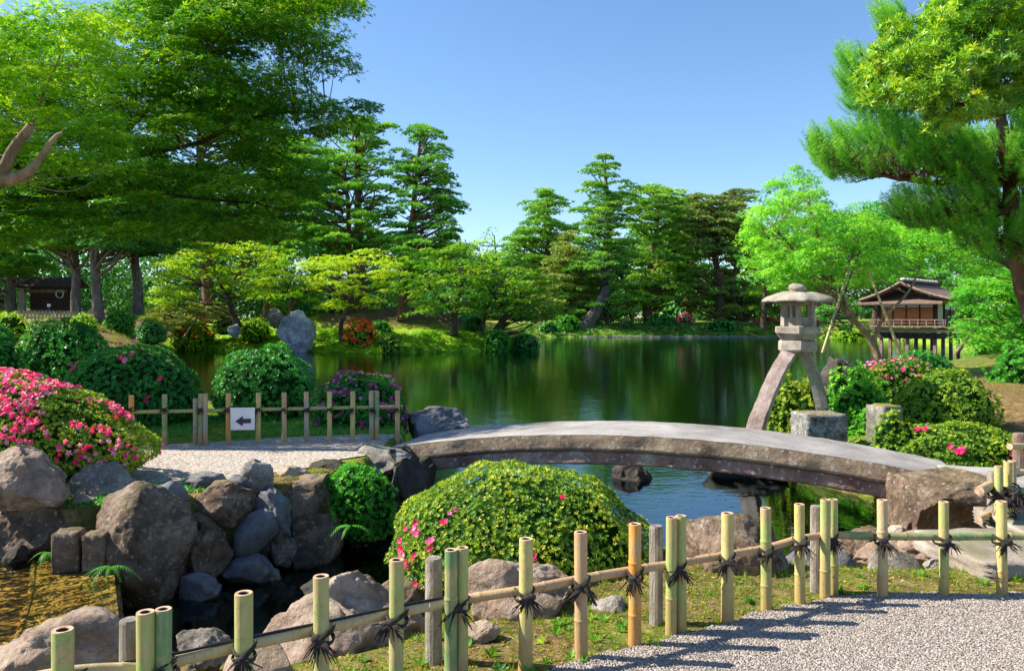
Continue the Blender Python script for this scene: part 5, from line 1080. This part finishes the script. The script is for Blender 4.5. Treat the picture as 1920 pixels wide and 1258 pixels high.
maple('lighter maple with pale forking boughs at the upper frame edge', 10.9, 1.1, [(-900, 60), (-500, 0), (-80, 5), (60, 15), (110, 10), (190, 30), (225, 70), (235, 120), (215, 190), (240, 240), (220, 320), (150, 330), (60, 330), (-80, 400), (-500, 420), (-900, 300)],  # unseen crown beyond the frame, added to shade the far fence and path
      [([(-820, 900), (-620, 600), (-300, 420), (-60, 352), (30, 335), (62, 312)], .15, .05, -1.5), ([(-120, 375), (-10, 330), (20, 285), (56, 238)], .09, .05, -1.5), ([(56, 240), (80, 180), (110, 110)], .03, .012), ([(62, 315), (100, 262), (118, 250)], .04, .018, -1.5), ([(-500, 500), (-500, 300), (-400, 120)], .10, .03)],
      620, .40, 'fol_maple_light', 280, tmid=.42, tvar=.13, flat=.26, leaf=.065, nper=105, tp='palm', sep=.6, limbs=.12, lim_r=.012, barkm='bark_light')
maple('low hanging maple spray shading the lawn at the frame edge', 17, 2.0, [(-80, 390), (60, 390), (130, 410), (110, 440), (40, 460), (-80, 480)], [([(-300, 700), (-160, 520), (0, 440)], .12, .03)], 90, .45, 'fol_maple', 281, tmid=.45, flat=.3, leaf=.075, nper=100, limbs=.4, lim_r=.02)

# ------------------------------------------------------------------ pavilion on stilts
PC = W(1755, 600, 46.0); th_ = R(45)
pv = thing('pavilion', (PC[0], PC[1], WZ), 'old wooden tea house on stilts over the water under a brown gabled roof', 'tea house', rz=th_)
def pb(name, parts, matn, parent=pv, color=None):
    ma = MA()
    for c, s in parts: V, f_ = box(c, s); ma.add(V, f_)
    o = ma.build(name, matn, None, (0, 0, 0)); o.parent = parent; return o
z0 = 0.0; wf = 1.72; we = 3.28; LX_, LYY = 4.6, 3.3                        # floor and eave heights above the water, local x = eave side, local y = gable side
for ix in range(4):
    for iy in range(3): pb('stilt', [((.08 + ix * 1.45, .08 + iy * 1.5, .55), (.17, .17, 1.5))], 'midwood')
pb('floor_beam', [((2.2, 0, 1.08), (LX_, .14, .34)), ((0, 1.6, 1.08), (.14, LYY, .34)), ((2.2, 3.1, 1.08), (LX_, .14, .34))], 'darkwood')
pb('skirt_wall', [((2.2, .04, 1.40), (4.4, .05, .26)), ((.04, 1.6, 1.40), (.05, 3.1, .26))], 'plaster')
pb('balcony', [((1.9, -.30, 1.64), (5.2, .9, .08)), ((-.30, 1.4, 1.645), (.9, 4.2, .08))], 'midwood')
pb('railing', [((1.9, -.70, 2.02), (5.2, .05, .05)), ((-.70, 1.4, 2.02), (.05, 4.2, .05)), ((1.9, -.70, 1.84), (5.2, .03, .03)), ((-.70, 1.4, 1.84), (.03, 4.2, .03))] + [((-.7 + k * .47, -.70, 1.85), (.04, .04, .36)) for k in range(12)] + [((-.70, -.6 + k * .45, 1.85), (.04, .04, .36)) for k in range(10)], 'midwood')
for k in range(4): pb('bracket', [((.3 + k * 1.3, -.35, 1.5), (.07, .7, .07))], 'darkwood')
pb('wall', [((.75, .02, 2.5), (.9, .06, 1.6)), ((2.25, .05, 3.02), (4.4, .05, .5)), ((3.75, .03, 2.45), (.3, .06, 1.5))], 'plaster')
pb('corner_post', [((0, 0, 2.5), (.16, .16, 1.65))], 'darkwood'); pb('corner_post', [((0, 3.15, 2.5), (.16, .16, 1.65))], 'darkwood'); pb('corner_post', [((4.4, 0, 2.5), (.16, .16, 1.65))], 'darkwood')
w_ = pb('window', [((2.4, -.01, 2.35), (2.2, .05, 1.25))], 'dark_void'); pb('shoji_screen', [((1.9, -.05, 2.78), (.9, .03, .32)), ((2.9, -.05, 2.78), (.9, .03, .32))], 'shoji_green', w_)
pb('window_frame', [((x, -.06, 2.35), (.06, .05, 1.25)) for x in (1.33, 2.4, 3.48)], 'darkwood', w_)
for k in range(4):
    s_ = pb('sliding_panel', [((.0, .48 + k * .75, 2.22), (.05, .70, 1.0))], 'shoji_orange'); pb('transom', [((-.01, .48 + k * .75, 2.9), (.05, .68, .30))], 'glass_blue', s_)
    pb('panel_frame', [((-.04, .12 + k * .75, 2.45), (.06, .06, 1.5))], 'darkwood', s_)
pb('back_wall', [((2.2, 3.2, 2.4), (4.4, .06, 1.5)), ((4.4, 1.6, 2.4), (.06, 3.1, 1.5))], 'darkwood')
pb('gable_wall', [((.02, 1.6, 3.3), (.05, 2.4, .5))], 'darkwood')
# gabled roof: ridge along local x
def roof():
    ma = MA(); x0, x1 = -1.0, 5.4; yr = 1.6; zr = 4.22; ze = 3.22; y0, y1 = -1.0, 3.9
    for (ya, yb) in ((yr, y0), (yr, y1)):
        nseg = 8; t = np.linspace(0, 1, nseg + 1); yy = ya + (yb - ya) * t; zz = zr + (ze - zr) * t - .10 * np.sin(np.pi * t)
        V = []; 
        for a, b in zip(yy, zz): V += [(x0, a, b), (x1, a, b), (x0, a, b - .13), (x1, a, b - .13)]
        V = np.array(V); Fc = []
        for k in range(nseg): i = 4 * k; Fc += [(i, i + 1, i + 5, i + 4), (i + 2, i + 6, i + 7, i + 3), (i, i + 4, i + 6, i + 2), (i + 1, i + 3, i + 7, i + 5)]
        i = 4 * nseg; Fc.append((i, i + 1, i + 3, i + 2)); ma.add(V, np.array(Fc))
    o = ma.build('roof', 'shingle', None, (0, 0, 0)); o.parent = pv
    for x_ in (x0 + .0,):
        ma = MA()
        for (ya, yb) in ((yr, y0 - .05), (yr, y1 + .05)):
            t = np.linspace(0, 1, 9); P = np.stack([np.full(9, x_ - .05), ya + (yb - ya) * t, zr + (ze - zr) * t - .10 * np.sin(np.pi * t) - .03], 1); V, f_ = tube(P, .09, 4); ma.add(V, f_)
        b_ = ma.build('verge_board', 'midwood', None, (0, 0, 0)); b_.parent = o
    ma = MA(); rg = np.random.RandomState(1); V, f_ = box(((x0 + x1) / 2, yr, zr + .03), (x1 - x0, .34, .14)); ma.add(V, f_)
    b_ = ma.build('ridge_cap', 'darkwood', None, (0, 0, 0)); b_.parent = o
    for k in range(11):
        V, f_ = ICO[3]; ma = MA(); ma.add(V * (.22, .2, .11) + (x0 + .3 + k * .56, yr - .05, zr + .16), f_, 0, .5, True); b_ = ma.build('ridge_stone', 'tile_white', None, (0, 0, 0)); b_.parent = o
    # lower lean-to eave over the gable side
    ma = MA(); V = np.array([(.0, -.5, 3.35), (.0, 3.9, 3.35), (-1.25, -.7, 3.0), (-1.25, 4.1, 3.0)]); V = np.vstack([V, V - (0, 0, .09)]); ma.add(V, [(0, 1, 3, 2), (4, 6, 7, 5), (0, 2, 6, 4), (1, 5, 7, 3), (2, 3, 7, 6), (0, 4, 5, 1)])
    b_ = ma.build('lower_eave', 'shingle', None, (0, 0, 0)); b_.parent = pv
roof()
# little hut on the far lawn
hq = W(80, 582, 52); ht = thing('hut', (hq[0], hq[1], 2.0), 'dim little garden hut with a pale post beneath the trees', 'hut')
def hb(name, parts, matn):
    ma = MA()
    for c, s in parts: V, f_ = box(np.array(c) + hq, s); ma.add(V, f_)
    return ma.build(name, matn, ht)
hb('wall', [((.6, .4, .75), (2.6, 1.2, 1.6))], 'darkwood'); hb('pillar', [((-1.2, -.2, .75), (.35, .3, 1.7))], 'tile_white'); hb('beam', [((.2, -.2, 1.25), (3.0, .15, .22))], 'midwood')
ma = MA(); V = np.array([(-1.9, -.9, 1.55), (2.2, -.9, 1.55), (2.2, .4, 2.2), (-1.9, .4, 2.2), (2.2, 1.6, 1.6), (-1.9, 1.6, 1.6)]) + hq; V = np.vstack([V, V - (0, 0, .12)]); ma.add(V, [(0, 1, 2, 3), (3, 2, 4, 5), (6, 9, 8, 7), (9, 11, 10, 8), (0, 6, 7, 1), (1, 7, 8, 2), (2, 8, 10, 4), (0, 3, 9, 6), (3, 5, 11, 9), (5, 4, 10, 11)]); ma.build('roof', 'darkwood', ht)
th = np.linspace(0, 2 * np.pi, 20); P = np.stack([hq[0] + 1.28 + .24 * np.cos(th), np.full(20, hq[1] - .3), hq[2] + 1.05 + .24 * np.sin(th)], 1); V, f_ = tube(P, .04, 6); ma = MA(); ma.add(V, f_); ma.build('round_window', 'white_paint', ht)
sp_ = W(92, 592, 46); st_ = thing('signpost', tuple(sp_), 'short dark post with a pale head on the lawn before the hut', 'signpost')
V, f_ = box(sp_ + (0, 0, .25), (.10, .08, .6)); ma = MA(); ma.add(V, f_); ma.build('post', 'navy', st_); V, f_ = box(sp_ + (0, 0, .6), (.16, .1, .16)); ma = MA(); ma.add(V, f_); ma.build('head', 'white_paint', st_)
# pale low fences far away
def lowfence(label, a, b, n_, h, r=.05):
    a, b = np.array(a), np.array(b); rt = thing('picket_fence', tuple((a + b) / 2), label, 'fence', 'low pale fences far off'); me = None
    for k in range(n_):
        p = a + (b - a) * k / (n_ - 1)
        if me is None: V, f_ = lathe([(0, h), (r, h), (r, -.4)], 6); ma = MA(); ma.add(V, f_); o = ma.build('picket', 'needlewood', None, (0, 0, 0)); me = o.data
        else: o = bpy.data.objects.new('picket', me); COL.objects.link(o)
        o.parent = rt; o.location = Vector(p) - rt.location
    for q in (.35, .8): V, f_ = tube([a + (0, 0, h * q), b + (0, 0, h * q)], r * .6, 5); ma = MA(); ma.add(V, f_); ma.build('rail', 'needlewood', rt)
lowfence('low pale picket fence beneath the red azaleas on the far shore', W(1372, 616, 91), W(1462, 616, 91), 26, .75, .07)
lowfence('low pale picket fence behind the leaning pine on the far shore', W(1150, 606, 97), W(1250, 604, 97), 22, .6, .06)
lowfence('low pale picket fence between the hedges across the lawn', W(30, 603, 36), W(172, 603, 39), 22, .5, .045)

# ------------------------------------------------------------------ ferns and ground plants
def fern(px, py, Y, size, label, seed, n_=8):
    rg = np.random.RandomState(seed); c = W(px, py, Y); ma = MA()
    for k in range(n_):
        a = rg.uniform(-.5, np.pi + .5) + np.pi; L = size * rg.uniform(.7, 1.1); d = np.array([math.cos(a), math.sin(a) * .7, 0]); P = []
        for t in np.linspace(0, 1, 12): P.append(c + d * L * t + (0, 0, .35 * L * t - .75 * L * t * t))
        P = np.array(P); s = np.cross(d, (0, 0, 1)); V = []; Fc = []
        for i in range(1, 12):
            w = L * .28 * (1 - i / 12) ** .6 * min(1, i / 2.5)
            for sg_ in (-1, 1):
                b = len(V); tip = P[i] + s * sg_ * w + (P[i] - P[i - 1]) * .6 - (0, 0, w * .2); V += [P[i - 1] * .6 + P[i] * .4, P[i], tip]; Fc.append((b, b + 1, b + 2))
        ma.add(np.array(V), np.array(Fc), 0, rg.uniform(.4, .8))
    return tag(ma.build('fern', 'fol_green', None, tuple(c)), label, 'fern', 'ferns on the stream bank')
fern(208, 1062, 5.7, .20, 'feathery fern at the foot of the cut stone posts', 1, 9)
fern(658, 985, 7.0, .22, 'bright fern hanging below the leafy green shrub', 2, 9)
fern(90, 1035, 6.05, .16, 'small fern tuft between the wide dark rock and the weir', 3, 8)
# moss, weeds and clover along the near bank and the far verges
def cover(name, poly, n_, size, tp, matn, seed, label, tmid=.5, cond=None, up=1.0, lift=0.0):
    rg = np.random.RandomState(seed); poly = np.array(poly, float); lo, hi = poly.min(0), poly.max(0); Q = rg.uniform(lo, hi, (n_ * 2, 2)); Q = Q[inpoly(poly, Q)][:n_]
    z_, ins, d = terrain(Q[:, 0], Q[:, 1]); nzv = np.array([mnoise.noise(Vector((q[0] * .9, q[1] * .9, seed))) + .4 * mnoise.noise(Vector((q[0] * 3.5, q[1] * 3.5, seed))) for q in Q])
    k = ~ins & (nzv > -.25); 
    if cond is not None: k &= cond(Q)
    Q, z_, nzv = Q[k], z_[k], nzv[k]; ma = MA(); Nn = rg.normal(0, .45, (len(Q), 3)) + (0, 0, up)
    scatter(ma, tp, np.column_stack([Q, z_ + lift]), Nn, size * rg.uniform(.5, 1.3, len(Q)), rg, np.clip(tmid + nzv * .4 + rg.normal(0, .15, len(Q)), 0, 1)); return tag(ma.build(name, matn, None, (0, 0, 0)), label, 'ground cover', kind='stuff')
notpath = lambda Q: ~inpoly(near_edge, Q) | (polydist(near_edge, Q) < .05)
bank = [(-3, 2.2), (.2, 3.4), (1.2, 4.4), (2.6, 4.9), (6, 4.9), (6, 6.4), (2, 6.6), (.8, 6.2), (-.3, 5.6), (-1.6, 4.9), (-2.6, 4.3)]
cover('grass', bank, 9000, .045, 'blade', 'fol_grass', 301, 'yellow-green grass and moss along the fence foot', .45, notpath)
cover('clover', bank, 16000, .016, 'rosette', 'fol_grass', 302, 'tiny green and reddish ground leaves behind the fence', .6, notpath, 1.5)
cover('weeds', [(-3, 2.2), (.2, 3.5), (1.2, 4.55), (2.6, 5.05), (6, 5.0), (6, 5.4), (2, 5.4), (.8, 5.0), (-2.6, 3.0)], 700, .05, 'rosette', 'fol_maple', 303, 'leafy weeds sprouting between the bamboo stakes', .5, notpath, 1.4)
cover('verge_grass', [(-9, 9.6), (-1.2, 10.1), (-1.2, 11.6), (-3, 12.4), (-9, 13)], 14000, .05, 'blade', 'fol_azalea_dark', 304, 'dark shaded grass under the far bamboo fence', .6)
cover('shore_plants', [(-23, 53.6), (-18, 51.4), (-13, 49.5), (-8.3, 47), (-3, 49.4), (2.4, 53.6), (1, 58), (-3, 55), (-8, 52.5), (-13, 54), (-19, 56)], 15000, .24, 'spray', 'fol_cover', 305, 'low leafy plants fringing the island waterline', .45)
cover('moss', [(-16, 53), (-9, 51), (0, 55), (-1, 62), (-9, 66), (-15, 60)], 9000, .13, 'blade', 'fol_grass', 306, 'sparse moss and litter on the island mound', .7)
cover('slope_grass', [(5, 9.5), (16, 9.5), (20, 22), (12, 20), (6, 14.5)], 22000, .045, 'blade', 'fol_grass', 307, 'thin ochre turf on the earth slope by the clipped shrubs', .8)
cover('far_bank_plants', [(1, 85.5), (31, 86.5), (34, 92), (0, 92)], 9000, .35, 'spray', 'fol_dark', 308, 'dark low plants along the far waterline', .55)
cover('bank_leaves', [(4.0, 9.6), (4.3, 12.8), (6.5, 13), (6.5, 9.4)], 5000, .05, 'palm', 'fol_green', 309, 'ivy-like leaves on the bank around the lantern foot', .6, lift=.06)
cover('lawn', [(-40, 24), (-13, 24), (-18, 40), (-23, 52), (-45, 60)], 20000, .16, 'blade', 'fol_grass', 310, 'rough turf across the lawn below the tall trunks', .5)
cover('bank_plants', [(-6.5, 6.4), (-3.0, 6.5), (-2.4, 6.9), (-2.4, 7.25), (-6.5, 7.3)], 9000, .028, 'rosette', 'fol_azalea_dark', 311, 'small dark leaves filling the earth between the bank rocks', .55, None, 1.2)
cover('bank_litter', [(-6, 6.4), (-2.4, 6.5), (-1.6, 7.4), (-1.2, 8.3), (-2.0, 8.3), (-3.4, 7.3), (-6, 7.2)], 4000, .03, 'pair', 'fol_grass', 312, 'dry leaves and moss scraps between the bank rocks', .9, None, 1.2)
cover('fallen_leaves', bank, 2600, .022, 'leaf', 'litter', 313, 'brown and orange fallen leaves on the moss behind the fence', .5, notpath, 2.5, .006)
cover('moss', bank, 12000, .012, 'rosette', 'fol_grass', 314, 'fine moss cushions between the near rocks', .5, notpath, 2.0)
bush(1640, 778, 1712, 860, 9.35, 'low leafy shrub crowding in front of the mossy upright stone block', 'fol_azalea', .036, .6, 17, lump=.22, tmid=.5, tvar=.2)
bush(1590, 760, 1650, 850, 10.9, 'small bright shrub between the two stone blocks beside the bridge', 'fol_green', .036, .6, 18, lump=.22, tmid=.6, tvar=.2)
